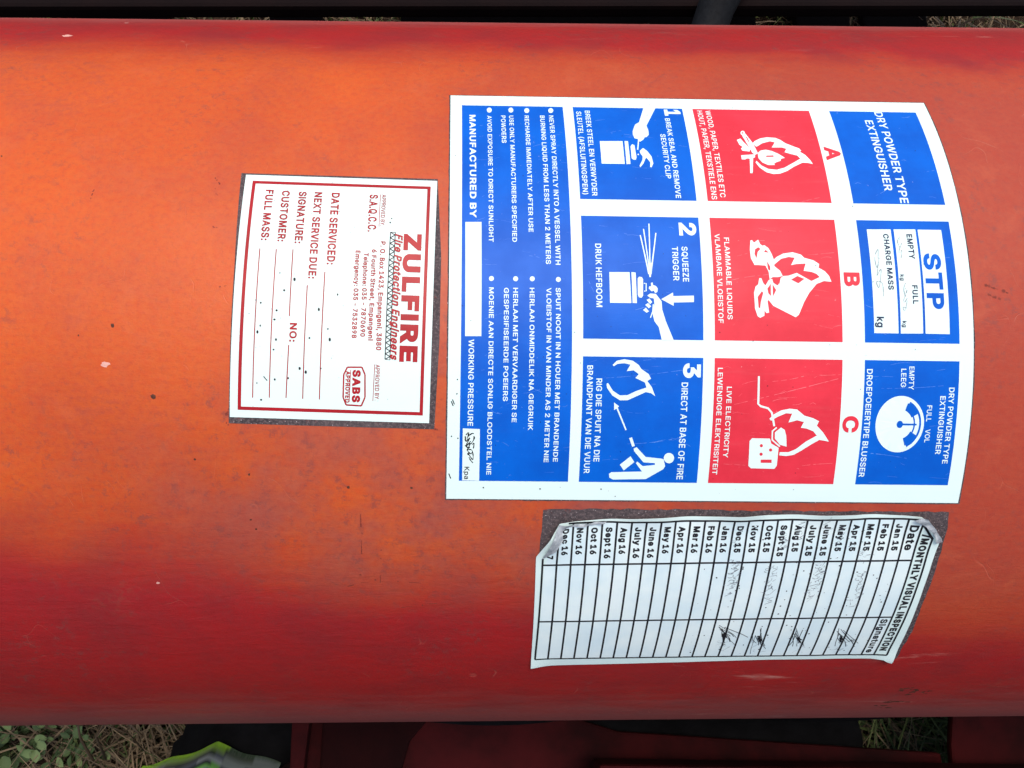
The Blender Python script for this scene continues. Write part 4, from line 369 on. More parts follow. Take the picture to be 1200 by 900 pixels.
 'o': (415, '207,-8 182,-7 159,-2 137,6 117,16 98,30 82,46 68,64 56,85 46,108 40,133 36,159 34,187 36,216 40,243 46,268 56,291 68,312 82,330 98,346 117,360 137,371 159,378 182,383 207,384 233,383 256,378 278,371 299,360 317,346 333,330 347,312 359,291 369,268 376,243 380,216 381,187 380,159 376,133 369,108 359,85 347,64 333,46 317,30 299,16 278,6 256,-2 233,-7|207,46 226,48 242,51 257,57 270,66 282,76 292,89 300,102 307,117 312,134 316,151 318,169 319,187 318,206 316,224 312,242 307,258 300,274 292,287 282,300 270,310 257,319 242,325 226,329 207,330 189,329 173,325 158,319 145,310 134,300 124,287 115,274 108,258 103,242 99,224 97,206 96,187 97,169 99,151 103,134 108,117 115,102 124,89 134,76 145,66 158,57 173,51 189,48'),
 'p': (424, '53,-143 53,379 112,379 112,319 118,319 122,325 126,331 131,338 137,346 144,353 152,360 161,367 171,373 183,378 197,381 212,384 229,384 252,383 274,378 294,371 313,361 330,347 345,332 359,313 370,293 379,270 385,245 389,218 390,189 389,160 385,133 379,108 370,84 359,64 346,45 330,29 313,16 294,5 274,-2 252,-7 229,-8 213,-7 198,-5 184,-1 173,4 162,10 153,17 145,24 138,31 132,39 127,46 122,53 118,59 114,59 114,-143|220,47 237,48 253,51 267,57 279,66 291,76 301,88 309,101 316,117 321,133 325,151 327,170 328,189 327,209 325,227 321,245 316,261 309,276 301,290 291,301 280,311 267,319 253,325 237,329 220,330 203,329 188,325 174,320 161,312 150,302 140,291 132,278 125,263 120,247 116,229 113,210 113,189 113,169 116,150 120,132 125,115 132,100 140,86 150,75 162,65 174,57 188,51 204,48'),
 'r': (259, '53,0 53,379 112,379 112,321 122,335 130,347 140,358 152,367 166,375 181,380 196,384 213,385 217,385 221,385 225,385 229,384 234,384 241,384 243,322 239,323 235,324 230,324 224,325 219,325 213,326 207,326 194,325 182,323 170,319 159,315 149,309 140,301 132,293 126,284 121,273 117,262 114,250 114,237 114,0'),
 's': (365, '182,-8 163,-7 145,-5 128,-2 112,3 98,10 84,18 72,27 62,38 53,50 45,63 40,78 36,94 94,107 99,92 105,79 114,69 124,60 136,54 150,49 165,46 181,45 200,46 217,50 232,55 244,62 255,71 262,81 267,91 268,103 267,112 265,121 260,129 254,136 246,142 237,147 225,151 212,155 149,170 125,177 104,186 87,196 72,208 61,222 53,237 48,255 47,274 48,290 51,305 57,319 65,332 75,343 87,354 100,363 115,370 131,377 149,381 167,384 187,384 206,384 223,381 239,378 254,372 267,366 279,358 290,349 299,339 307,328 314,316 319,303 324,290 268,277 264,288 258,298 251,307 243,316 232,323 219,328 205,331 187,333 171,332 156,329 143,324 131,317 121,308 114,299 110,289 109,277 110,267 112,258 117,250 124,243 133,237 144,232 157,227 172,223 229,209 254,202 275,194 292,183 306,171 317,158 325,142 330,125 331,107 330,90 326,75 321,61 312,47 302,35 290,24 276,15 260,6 242,0 223,-5 203,-7'),
 't': (227, '204,379 204,327 6,327 6,379|65,471 126,471 126,98 127,86 128,76 132,68 136,61 142,56 150,53 159,51 170,50 177,50 181,51 185,51 190,52 194,52 198,53 202,54 213,2 208,0 203,-1 198,-2 192,-3 186,-3 180,-4 174,-4 168,-4 145,-3 125,2 107,10 92,21 80,35 72,52 67,71 65,93'),
 'u': (410, '182,-5 164,-4 146,-1 130,4 115,11 101,20 89,31 78,44 69,59 62,76 57,95 54,116 53,139 53,379 114,379 114,144 115,123 119,105 127,89 137,75 150,64 164,56 181,52 200,50 213,51 226,53 238,57 249,62 259,69 268,77 276,86 283,97 289,109 293,122 295,137 296,153 296,379 357,379 357,0 298,0 298,92 307,92 297,67 286,47 272,30 257,17 240,7 222,0 203,-4'),
 'v': (389, '163,0 17,379 84,379 165,155 171,138 177,121 182,104 187,87 191,70 196,53 201,37 206,21 184,21 189,37 194,53 198,70 203,87 207,104 213,121 218,138 224,155 305,379 371,379 226,0'),
 'x': (379, '21,0 171,218 171,171 29,379 100,379 147,306 156,292 164,279 172,266 179,253 186,241 193,229 200,217 207,206 175,206 183,217 190,229 196,241 202,253 209,266 216,279 224,292 233,306 282,379 352,379 209,169 209,214 358,0 287,0 231,85 222,99 214,112 207,124 200,136 193,148 187,159 180,171 173,182 205,182 198,171 191,159 185,148 178,136 172,124 165,112 157,99 148,85 91,0'),
 'y': (389, '47,-139 61,-86 71,-87 80,-89 88,-90 96,-90 104,-89 111,-87 118,-84 124,-80 130,-74 136,-67 141,-58 146,-48 151,-36 163,-1 17,379 84,379 165,155 171,138 177,121 182,104 187,87 191,70 196,53 201,37 206,21 184,21 188,37 193,53 198,70 202,87 207,104 212,121 218,138 224,155 305,379 371,379 204,-58 198,-72 191,-85 184,-97 177,-107 168,-116 159,-124 150,-130 139,-136 128,-140 117,-143 104,-145 91,-145 84,-145 77,-145 71,-144 65,-143 59,-142 54,-141 51,-140'),
}

# ------------------------------------------------------------------ materials
def N(nt, t, **kw):
    n = nt.nodes.new(t)
    for k, v in kw.items():
        if k.startswith('i_'):
            key = k[2:]; key = int(key) if key.isdigit() else key.replace('_', ' ')
            n.inputs[key].default_value = v
        else: setattr(n, k, v)
    return n
def mat(name, col, rough=.5, spec=.5, metal=0):
    m = bpy.data.materials.new(name); m.use_nodes = True
    b = m.node_tree.nodes['Principled BSDF']
    b.inputs['Base Color'].default_value = (*col, 1); b.inputs['Roughness'].default_value = rough
    b.inputs['Specular IOR Level'].default_value = spec; b.inputs['Metallic'].default_value = metal
    return m
def ramp(nt, pts, interp='LINEAR'):
    r = nt.nodes.new('ShaderNodeValToRGB'); e = r.color_ramp.elements; r.color_ramp.interpolation = interp
    while len(e) < len(pts): e.new(.5)
    for q, (p, c) in zip(e, pts):
        q.position = p; q.color = (*c, 1) if not isinstance(c, (int, float)) else (c, c, c, 1)
    return r
def mixc(nt, fac, a, b, mode='MIX'):
    m = nt.nodes.new('ShaderNodeMix'); m.data_type = 'RGBA'; m.blend_type = mode
    for s, v in ((m.inputs[0], fac), (m.inputs[6], a), (m.inputs[7], b)):
        if hasattr(v, 'is_linked'): nt.links.new(v, s)
        elif isinstance(v, (int, float)): s.default_value = v
        else: s.default_value = (*v, 1)
    return m.outputs[2]
def math_(nt, op, a, b=0., c=0., clamp=False):
    m = nt.nodes.new('ShaderNodeMath'); m.operation = op; m.use_clamp = clamp
    for i, v in enumerate((a, b, c)):
        if hasattr(v, 'is_linked'): nt.links.new(v, m.inputs[i])
        else: m.inputs[i].default_value = v
    return m.outputs[0]
def noi(nt, vec, scale, detail=4, rough=.55, dist=0., sc=None):
    if sc:
        mp = nt.nodes.new('ShaderNodeMapping'); mp.inputs['Scale'].default_value = sc; nt.links.new(vec, mp.inputs[0]); vec = mp.outputs[0]
    n = nt.nodes.new('ShaderNodeTexNoise'); n.inputs['Scale'].default_value = scale; n.inputs['Detail'].default_value = detail
    n.inputs['Roughness'].default_value = rough; n.inputs['Distortion'].default_value = dist
    nt.links.new(vec, n.inputs['Vector']); return n.outputs['Fac']
def step(nt, v, lo, hi):
    m = nt.nodes.new('ShaderNodeMapRange'); m.interpolation_type = 'SMOOTHSTEP'
    m.inputs['From Min'].default_value = lo; m.inputs['From Max'].default_value = hi
    nt.links.new(v, m.inputs['Value']); return m.outputs[0]
def mul(nt, a, b): return math_(nt, 'MULTIPLY', a, b)

# sun-bleached red enamel: UV = (distance along the cylinder, arc length) in decimetres
def cylinder_paint():
    m = mat('bleached_red_enamel', (.6, .05, .03), .42, .32); nt = m.node_tree; L = nt.links; b = nt.nodes['Principled BSDF']
    uv = N(nt, 'ShaderNodeUVMap', uv_map='surf').outputs[0]
    sp = N(nt, 'ShaderNodeSeparateXYZ'); L.new(uv, sp.inputs[0]); X, V = sp.outputs[0], sp.outputs[1]
    big = noi(nt, uv, 1.1, 3, .5); med = noi(nt, uv, 4, 5, .6); fine = noi(nt, uv, 45, 4, .6)
    grain = noi(nt, uv, 160, 3, .7)
    streak = noi(nt, uv, 6, 5, .65, .3, (.45, 3.2, 1))            # long brush-like streaks along the axis
    # arc coordinate with a wandering border: bleached between V=-1.38 and V=+.62
    wob = math_(nt, 'MULTIPLY_ADD', big, .40, V); wob = math_(nt, 'SUBTRACT', wob, .20)
    wob = math_(nt, 'MULTIPLY_ADD', math_(nt, 'SUBTRACT', streak, .5), .14, wob)
    wob2 = math_(nt, 'MULTIPLY_ADD', X, -.10, wob)
    lower = step(nt, wob2, .42, .86); upper = step(nt, math_(nt, 'MULTIPLY_ADD', mul(nt, math_(nt, 'MAXIMUM', X, 0.), med), -.16, wob), -1.10, -1.46)
    red = math_(nt, 'MAXIMUM', lower, upper)
    orange = mixc(nt, step(nt, big, .3, .75), (.60, .100, .011), (.47, .070, .013))
    orange = mixc(nt, mul(nt, step(nt, med, .45, .75), .5), orange, (.43, .068, .030))
    crimson = mixc(nt, step(nt, med, .35, .7), (.36, .013, .015), (.27, .015, .018))
    col = mixc(nt, red, orange, crimson)
    # the painted shell is a redder, duller brick colour towards the head (+X) and around the labels
    head = mul(nt, step(nt, math_(nt, 'MULTIPLY_ADD', med, .9, X), -.3, 1.7), math_(nt, 'SUBTRACT', 1., red))
    col = mixc(nt, mul(nt, head, .80), col, (.34, .045, .026))
    # dull chalky film and grime
    dx = math_(nt, 'SUBTRACT', X, .05); dv = math_(nt, 'SUBTRACT', V, .38)
    rr = math_(nt, 'SQRT', math_(nt, 'ADD', mul(nt, mul(nt, dx, dx), .50), mul(nt, mul(nt, dv, dv), 4.0)))
    film = mul(nt, step(nt, rr, 1.0, .15), step(nt, med, .30, .65))
    col = mixc(nt, mul(nt, film, .75), col, (.30, .078, .060))
    blot = mul(nt, step(nt, noi(nt, uv, 2.3, 6, .7, .4), .56, .72), step(nt, fine, .4, .6))
    col = mixc(nt, mul(nt, blot, .34), col, (.27, .085, .060))
    # chalky grey film low on the sides
    low = mul(nt, step(nt, math_(nt, 'MULTIPLY_ADD', streak, .45, V), 1.42, 1.85), .5)
    col = mixc(nt, low, col, (.26, .115, .10))
    sky_sheen = mul(nt, step(nt, math_(nt, 'MULTIPLY_ADD', streak, -.3, V), -1.70, -1.95), .4)  # pinkish sky reflection along the upper edge, painted into the base colour
    col = mixc(nt, sky_sheen, col, (.42, .16, .15))
    # rubbed pale streaks near the head
    rub = mul(nt, mul(nt, step(nt, noi(nt, uv, 3.5, 6, .6, .2, (.6, 3.5, 1)), .60, .72), step(nt, math_(nt, 'ABSOLUTE', math_(nt, 'ADD', V, .2)), 1.05, 1.25)), step(nt, X, .3, 1.0))
    col = mixc(nt, mul(nt, rub, .55), col, (.62, .33, .27))
    # fine mottling: pinholes and orange-peel
    speck = step(nt, grain, .66, .74)
    col = mixc(nt, mul(nt, speck, .45), col, (.20, .03, .02))
    col = mixc(nt, mul(nt, step(nt, fine, .35, .7), .22), col, (.95, .20, .08), 'MULTIPLY')
    # small dull freckles where the bleached enamel has gone porous, and a dusty veil beside the stickers
    near = step(nt, rr, 1.3, .3)
    frk = mul(nt, step(nt, noi(nt, uv, 22, 6, .8), .52, .64), math_(nt, 'MAXIMUM', near, step(nt, noi(nt, uv, 1.7, 4, .6), .42, .62)))
    col = mixc(nt, mul(nt, frk, .50), col, (.17, .050, .045))
    col = mixc(nt, mul(nt, mul(nt, step(nt, noi(nt, uv, 5.5, 6, .7, .6), .50, .72), math_(nt, 'SUBTRACT', 1., red)), .22), col, (.56, .13, .05))
    col = mixc(nt, mul(nt, step(nt, noi(nt, uv, 60, 4, .8), .45, .75), .28), col, (.22, .035, .03))
    vo = N(nt, 'ShaderNodeTexVoronoi', feature='DISTANCE_TO_EDGE'); vo.inputs['Scale'].default_value = 2.2
    sc = nt.nodes.new('ShaderNodeMapping'); sc.inputs['Scale'].default_value = (1.7, .35, 1); sc.inputs['Rotation'].default_value = (0, 0, .35)
    wv = nt.nodes.new('ShaderNodeVectorMath'); wv.operation = 'ADD'
    nn = nt.nodes.new('ShaderNodeTexNoise'); nn.inputs['Scale'].default_value = 3; L.new(uv, nn.inputs['Vector'])
    L.new(uv, wv.inputs[0]); L.new(nn.outputs['Color'], wv.inputs[1]); L.new(wv.outputs[0], sc.inputs[0]); L.new(sc.outputs[0], vo.inputs['Vector'])
    scr = mul(nt, step(nt, vo.outputs['Distance'], .006, .001), step(nt, noi(nt, uv, 5, 3), .55, .65))
    col = mixc(nt, mul(nt, scr, .12), col, (.75, .30, .2))
    L.new(col, b.inputs['Base Color'])
    ro = math_(nt, 'MULTIPLY_ADD', med, .22, .34); ro = math_(nt, 'MULTIPLY_ADD', low, .3, ro); L.new(ro, b.inputs['Roughness'])
    h = math_(nt, 'ADD', mul(nt, fine, .35), mul(nt, grain, .25)); h = math_(nt, 'MULTIPLY_ADD', noi(nt, uv, 14, 4, .6, 0, (.7, 2.2, 1)), .9, h)
    wr = mul(nt, noi(nt, uv, 7, 5, .65, 1.2, (.7, 2.6, 1)), step(nt, math_(nt, 'ABSOLUTE', math_(nt, 'SUBTRACT', V, .75)), .6, .1)); h = math_(nt, 'MULTIPLY_ADD', wr, 1.3, h)
    h = math_(nt, 'MULTIPLY_ADD', speck, -.4, h); h = math_(nt, 'MULTIPLY_ADD', scr, -.6, h)
    bp = N(nt, 'ShaderNodeBump'); bp.inputs['Strength'].default_value = .35; bp.inputs['Distance'].default_value = .0004
    L.new(h, bp.inputs['Height']); L.new(bp.outputs[0], b.inputs['Normal'])
    return m
def print_mat(name, col, col2=None, rough=.38, wear=.5, chips=True, dust=.045, spec=.22):
    """printed vinyl: slight ink unevenness, hairline scratches and pin-prick wear showing pale"""
    m = mat(name, col, rough, spec); nt = m.node_tree; L = nt.links; b = nt.nodes['Principled BSDF']
    uv = N(nt, 'ShaderNodeUVMap', uv_map='surf').outputs[0]
    a = noi(nt, uv, 6, 5, .6); s = noi(nt, uv, 9, 5, .7, 0, (.35, 4, 1)); g = noi(nt, uv, 240, 2, .6)
    c = mixc(nt, step(nt, a, .3, .7), col, col2 or tuple(v * .9 for v in col))
    if chips:
        pin = mul(nt, step(nt, noi(nt, uv, 75, 3, .6), .70, .76), .5 * wear); c = mixc(nt, pin, c, (.7, .75, .75))
        hs = mul(nt, step(nt, noi(nt, uv, 12, 6, .75, .15, (.5, 9, 1)), .665, .70), .35 * wear); c = mixc(nt, hs, c, (.65, .72, .75))
    c = mixc(nt, mul(nt, step(nt, s, .5, .8), dust), c, (.45, .42, .38))
    L.new(c, b.inputs['Base Color']); L.new(math_(nt, 'MULTIPLY_ADD', a, .2, rough - .1), b.inputs['Roughness'])
    bp = N(nt, 'ShaderNodeBump'); bp.inputs['Strength'].default_value = .25; bp.inputs['Distance'].default_value = .00015
    L.new(math_(nt, 'ADD', mul(nt, g, .3), s), bp.inputs['Height']); L.new(bp.outputs[0], b.inputs['Normal'])
    return m
def residue_mat():
    m = mat('dirty_adhesive_residue', (.06, .045, .05), .8, .25); nt = m.node_tree; L = nt.links; b = nt.nodes['Principled BSDF']
    uv = N(nt, 'ShaderNodeUVMap', uv_map='surf').outputs[0]
    a = noi(nt, uv, 5, 6, .65); g = noi(nt, uv, 110, 3, .7); w = noi(nt, uv, 180, 2, .5)
    c = mixc(nt, step(nt, a, .3, .7), (.040, .032, .036), (.085, .066, .070)); c = mixc(nt, mul(nt, step(nt, g, .45, .62), .6), c, (.16, .12, .12))
    c = mixc(nt, mul(nt, step(nt, w, .66, .72), .8), c, (.5, .45, .45)); c = mixc(nt, mul(nt, step(nt, noi(nt, uv, 14, 6, .75), .58, .68), .55), c, (.22, .05, .04)); L.new(c, b.inputs['Base Color'])
    bp = N(nt, 'ShaderNodeBump'); bp.inputs['Strength'].default_value = .5; bp.inputs['Distance'].default_value = .0004
    L.new(g, bp.inputs['Height']); L.new(bp.outputs[0], b.inputs['Normal']); return m
def plain_noise(name, c1, c2, scale, rough=.7, spec=.3, bump=.3, dist=.001):
    m = mat(name, c1, rough, spec); nt = m.node_tree; L = nt.links; b = nt.nodes['Principled BSDF']
    tc = N(nt, 'ShaderNodeTexCoord').outputs['Object']; a = noi(nt, tc, scale, 6, .65)
    c = mixc(nt, step(nt, a, .3, .7), c1, c2); L.new(c, b.inputs['Base Color'])
    bp = N(nt, 'ShaderNodeBump'); bp.inputs['Strength'].default_value = bump; bp.inputs['Distance'].default_value = dist
    L.new(a, bp.inputs['Height']); L.new(bp.outputs[0], b.inputs['Normal']); return m
def leaf_mat(name, c1, c2):
    m = mat(name, c1, .55, .3); nt = m.node_tree; L = nt.links; b = nt.nodes['Principled BSDF']
    at = N(nt, 'ShaderNodeAttribute', attribute_name='tone').outputs['Fac']
    tc = N(nt, 'ShaderNodeTexCoord').outputs['Object']
    L.new(mixc(nt, math_(nt, 'MULTIPLY_ADD', noi(nt, tc, 300, 2), .4, math_(nt, 'SUBTRACT', at, .2)), c1, c2), b.inputs['Base Color']); return m

M = dict(paint=cylinder_paint(), white=print_mat('white_vinyl', (.70, .87, .84), (.685, .85, .825), .45, 0, False),
    blue=print_mat('blue_ink', (.0005, .118, .60), (.0005, .090, .50), dust=.008, spec=.12), red=print_mat('red_ink', (.74, .035, .06), (.62, .025, .045)),
    print_red=print_mat('dark_red_ink', (.40, .006, .014), (.32, .006, .012), .4, .2), ink=print_mat('black_ink', (.012, .012, .016), None, .5, 0, False),
    pen=print_mat('faded_pen_ink', (.10, .12, .16), (.22, .26, .30), .5, 0, False), navy=print_mat('navy_ink', (.015, .03, .08), None, .5, 0, False),
    film=print_mat('pale_blue_laminate', (.66, .82, .86), (.78, .90, .89), .36, 0, False), back=plain_noise('grey_laminate_backing', (.30, .33, .36), (.55, .60, .62), 400, .3, .6, .6),
    residue=residue_mat(), rust=plain_noise('bare_rust', (.05, .015, .01), (.12, .04, .02), 900), chip=plain_noise('pale_primer', (.75, .42, .36), (.6, .3, .25), 500),
    soil=plain_noise('dry_soil', (.022, .014, .009), (.055, .036, .024), 30, .95, .1, 1, .01),
    maroon=plain_noise('grimy_maroon_paint', (.010, .0006, .0008), (.052, .003, .004), 11, .8, .12, .5), dark=plain_noise('shade_black_paint', (.0035, .0010, .0013), (.006, .0018, .002), 20, .85, .12),  # dark: red frame paint turned near-black, shade put into its colour
    rubber=plain_noise('black_rubber', (.003, .003, .0035), (.006, .006, .007), 60, .9, .1), strap=plain_noise('dark_grey_hose', (.006, .007, .009), (.011, .013, .016), 200, .7, .15),
    green=leaf_mat('weed_leaf_green', (.035, .07, .02), (.19, .27, .10)), straw=leaf_mat('dry_straw', (.09, .06, .035), (.30, .22, .13)), grass=leaf_mat('grass_blade', (.035, .06, .015), (.12, .15, .045)),
    stone=plain_noise('grey_pebble', (.16, .15, .14), (.26, .25, .23), 60, .8))

# ------------------------------------------------------------------ mesh helpers
def tag(o, label=None, cat=None, group=None, kind=None):
    for k, v in (('label', label), ('category', cat), ('group', group), ('kind', kind)):
        if v: o[k] = v
    return o
def empty(name, loc, label, cat, group=None):
    o = bpy.data.objects.new(name, None); o.location = loc; o.empty_display_size = .02; C.objects.link(o); return tag(o, label, cat, group)
def link(name, me, m, parent=None):
    o = bpy.data.objects.new(name, me); C.objects.link(o)
    if m is not None and not me.materials: me.materials.append(m)
    if parent:
        o.parent = parent
        w = Vector((0, 0, 0)); q = parent
        while q: w += q.location; q = q.parent
        o.location = -w if parent.type == 'EMPTY' else Vector((0, 0, 0))
    return o
def cyl(u, v, h=0.):
    """point on the shell: u along the axis, v arc length from the camera-facing line (both m), h above the steel"""
    p = -v / R - PSI
    return Vector((u, (R + h) * math.sin(p), ZC + (R + h) * math.cos(p)))
FR = {k: (u / 1000, v / 1000, a) for k, (u, v, a) in DATA['frames'].items()}
def paper_lift(a, b):
    """relief of the half-peeled inspection sticker (mm in, m out)"""
    h = .00022
    e = max(0, (-9.5 - b) / 6.0); h += .0009 * e * e * (0.55 + .45 * math.sin(a * .22 + 1))
    h += .00010 * (1 + math.sin(a * .55 + .9 * math.sin(b * .4))) * max(0, min(1, (2 - b) / 16))
    d = math.hypot(a - 122, b + 14); h += .0022 * max(0, 1 - d / 13) ** 2
    d = math.hypot(a - 1, b + 10); h += .0024 * max(0, 1 - d / 12) ** 2
    d = math.hypot(a - 123, b - 46); h += .0012 * max(0, 1 - d / 9) ** 2
    d = math.hypot(a + 1, b - 47); h += .0010 * max(0, 1 - d / 9) ** 2
    h += .00007 * (1 + noise.noise(Vector((a * .09, b * .11, 3)))) * 1.5
    return h
def lab(k, a, b, h):
    u0, v0, an = FR[k]; c, s = math.cos(an), math.sin(an); a_, b_ = a / 1000, b / 1000
    base = {'B': .00016, 'S': .00016, 'T': 0}[k]
    if k == 'T': base = paper_lift(a, b)
    u, v = u0 + c * a_ - s * b_, v0 + s * a_ + c * b_
    return cyl(u, v, base + h), (u * 10, v * 10)
LAY = .00004
def fill(bm, loops, fn=lambda p: (p[0], p[1]), z=0.):
    V, E = [], []
    for l in loops:
        k = len(V); V += [Vector((p[0], p[1])) for p in l]; E += [(k + i, k + (i + 1) % len(l)) for i in range(len(l))]
    sc_ = max(max(abs(v.x), abs(v.y)) for v in V)
    ov, oe, of, *_ = delaunay_2d_cdt(V, E, [], 0, 1e-6 * sc_)
    vs = {}
    for f in of:
        c = ((ov[f[0]].x + ov[f[1]].x + ov[f[2]].x) / 3, (ov[f[0]].y + ov[f[1]].y + ov[f[2]].y) / 3)
        if not sum(winding(c, l) for l in loops): continue
        q = []
        for i in f:
            if i not in vs: vs[i] = bm.verts.new((*fn(ov[i]), z))
            q.append(vs[i])
        try: bm.faces.new(q)
        except ValueError: pass
def winding(p, c):
    w = 0
    for (x0, y0), (x1, y1) in zip(c, c[1:] + c[:1]):
        if (y0 > p[1]) != (y1 > p[1]) and p[0] < (x1 - x0) * (p[1] - y0) / (y1 - y0) + x0: w += 1 if y1 > y0 else -1
    return w
def wrap(name, polys, k, h, m, parent, raw=False, cell=2.0, thick=0.):
    """polygons (flat, mm in label space) -> cut every 2 mm across the curve and laid on the surface"""
    bm = bmesh.new()
    for pts in polys:
        fill(bm, [pts])
    return wrap_bm(name, bm, k, h, m, parent, cell, thick)
def wrap_bm(name, bm, k, h, m, parent, cell=2.0, thick=0.):
    ys = [v.co.y for v in bm.verts]; lo, hi = min(ys), max(ys)
    q = math.floor(lo / cell) * cell + cell
    while q < hi:
        bmesh.ops.bisect_plane(bm, geom=bm.verts[:] + bm.edges[:] + bm.faces[:], plane_co=(0, q, 0), plane_no=(0, 1, 0), dist=1e-4); q += cell
    if k == 'T':
        xs = [v.co.x for v in bm.verts]; q = math.floor(min(xs) / cell) * cell + cell
        while q < max(xs):
            bmesh.ops.bisect_plane(bm, geom=bm.verts[:] + bm.edges[:] + bm.faces[:], plane_co=(q, 0, 0), plane_no=(1, 0, 0), dist=1e-4); q += cell
    bm.normal_update()
    uvs = {}
    ul = bm.loops.layers.uv.new('surf')
    for v in bm.verts:
        if k == 'C': p = cyl(v.co.x / 1000, v.co.y / 1000, h + v.co.z / 1000); uvs[v] = (v.co.x / 100, v.co.y / 100)
        else: p, uvs[v] = lab(k, v.co.x, v.co.y, h + v.co.z / 1000)
        v.co = p
    for f in bm.faces:
        f.smooth = True
        for l in f.loops: l[ul].uv = uvs[l.vert]
    bm.normal_update()
    flip = []
    for f in bm.faces:
        c = f.calc_center_median(); 
        if f.normal.dot(Vector((0, c.y, c.z - ZC))) < 0: flip.append(f)
    bmesh.ops.reverse_faces(bm, faces=flip)
    if thick:
        ed = [e for e in bm.edges if e.is_boundary]
        r = bmesh.ops.extrude_edge_only(bm, edges=ed)
        for v in (x for x in r['geom'] if isinstance(x, bmesh.types.BMVert)):
            d = Vector((0, v.co.y, v.co.z - ZC)).normalized(); v.co -= d * thick
        for e in ed: e.smooth = False
    me = bpy.data.meshes.new(name); bm.to_mesh(me); bm.free(); return link(name, me, m, parent)
def area2(c): return sum(p[0] * q[1] - q[0] * p[1] for p, q in zip(c, c[1:] + c[:1]))
def fatten(c, d):
    """move an outline outwards by d (a hole, wound the other way, closes by d)"""
    out = []; n = len(c)
    for i in range(n):
        p, q, r = c[i - 1], c[i], c[(i + 1) % n]
        e = math.hypot(q[0] - p[0], q[1] - p[1]) or 1; f = math.hypot(r[0] - q[0], r[1] - q[1]) or 1
        n1 = ((q[1] - p[1]) / e, -(q[0] - p[0]) / e); n2 = ((r[1] - q[1]) / f, -(r[0] - q[0]) / f)
        k = max(.45, 1 + n1[0] * n2[0] + n1[1] * n2[1]); out.append((q[0] + d * (n1[0] + n2[0]) / k, q[1] + d * (n1[1] + n2[1]) / k))
    return out
_glyph = {}
def glyph(ch, d):
    if (ch, d) not in _glyph:
        adv, raw = GLYPHS[ch]; cs = [[tuple(int(v) for v in p.split(',')) for p in q.split(' ')] for q in raw.split('|')]
        big_ = max(cs, key=lambda c: abs(area2(c))); sg = 1 if area2(big_) > 0 else -1
        res = [cs]
        res = [[fatten(c if sg > 0 else c[::-1], d) for c in gset] for gset in res]
        _glyph[ch, d] = (adv + 2 * d, res)
    return _glyph[ch, d]
def letter(k, s, a, b1, b2, cap, m, parent, bold=0., shear=0., name='printed_text', lay=2):
    """lettering that reads down the arc: baseline at a, tops towards +a, from b1 to b2"""
    d = 3 if bold == 0 else (12 if bold <= .012 else (16 if bold <= .02 else (28 if bold <= .035 else (36 if bold <= .05 else 50))))
    pen_x = 0; gl = []
    for ch in s:
        if ch == ' ': pen_x += GLYPH_SPACE; continue
        adv, sets = glyph(ch, d)
        for si, cs in enumerate(sets): gl.append(([[(x + pen_x + shear * y, y) for x, y in c] for c in cs], si))
        pen_x += adv
    xs = [p[0] for g, _ in gl for c in g for p in c]; x0, x1 = min(xs), max(xs)
    sx = (b2 - b1) / (x1 - x0); sy = cap / (GLYPH_CAP + 2 * d); bm = bmesh.new()
    for g, si in gl: fill(bm, g, lambda p: (a + (p[1] + d) * sy, b1 + (p[0] - x0) * sx), si * .006)
    return wrap_bm(name, bm, k, LAY * lay, M[m], parent)
def grid_sheet(name, k, a0, a1, b0, b1, h, m, parent, thick=0.): return wrap(name, [[(a0, b0), (a1, b0), (a1, b1), (a0, b1)]], k, h, M[m], parent, thick=thick)

# ------------------------------------------------------------------ extinguisher body
ext = empty('wheeled_fire_extinguisher', (0, 0, 0), 'large red fire extinguisher faded to orange, lying across the photo with three stickers on it', 'fire extinguisher')
def shell():
    prof = []
    X0, X1 = -.50, .52
    n = 12
    for i in range(n + 1):
        t = math.pi / 2 * i / n; prof.append((X0 - .075 * math.cos(t), R * math.sin(t)))
    for i in range(1, 40): prof.append((X0 + (X1 - X0) * i / 40, R))
    for i in range(n + 1):
        t = math.pi / 2 * (1 - i / n); prof.append((X1 + .09 * math.cos(t), max(R * math.sin(t), .024)))
    prof += [(X1 + .13, .024), (X1 + .13, .0)]
    NS = 720; bm = bmesh.new(); ul = bm.loops.layers.uv.new('surf'); rings = []
    for x, r in prof:
        if r < 1e-5: rings.append([bm.verts.new((x, 0, ZC))]); continue
        rings.append([bm.verts.new((x, r * math.sin(2 * math.pi * j / NS), ZC + r * math.cos(2 * math.pi * j / NS))) for j in range(NS)])
    def uvof(i, j):   # arc parameter wraps at the underside
        p = 2 * math.pi * j / NS; p = p - 2 * math.pi if j > NS // 2 else p
        return (prof[i][0] * 10, -(p + PSI) * R * 10)
    for i in range(len(rings) - 1):
        A, B_ = rings[i], rings[i + 1]
        for j in range(NS):
            j2 = (j + 1) % NS
            q = [(A, i, j), (B_, i + 1, j), (B_, i + 1, j2), (A, i, j2)]
            vs = []; uv = []
            for rr, ii, jj in q:
                v = rr[jj] if len(rr) > 1 else rr[0]
                if v in vs: continue
                vs.append(v); uv.append(uvof(ii, jj))
            f = bm.faces.new(vs); f.smooth = True
            for l, w in zip(f.loops, uv): l[ul].uv = w
    bmesh.ops.recalc_face_normals(bm, faces=bm.faces[:])
    me = bpy.data.meshes.new('cylinder'); bm.to_mesh(me); bm.free(); return link('cylinder', me, M['paint'], ext)
shell()
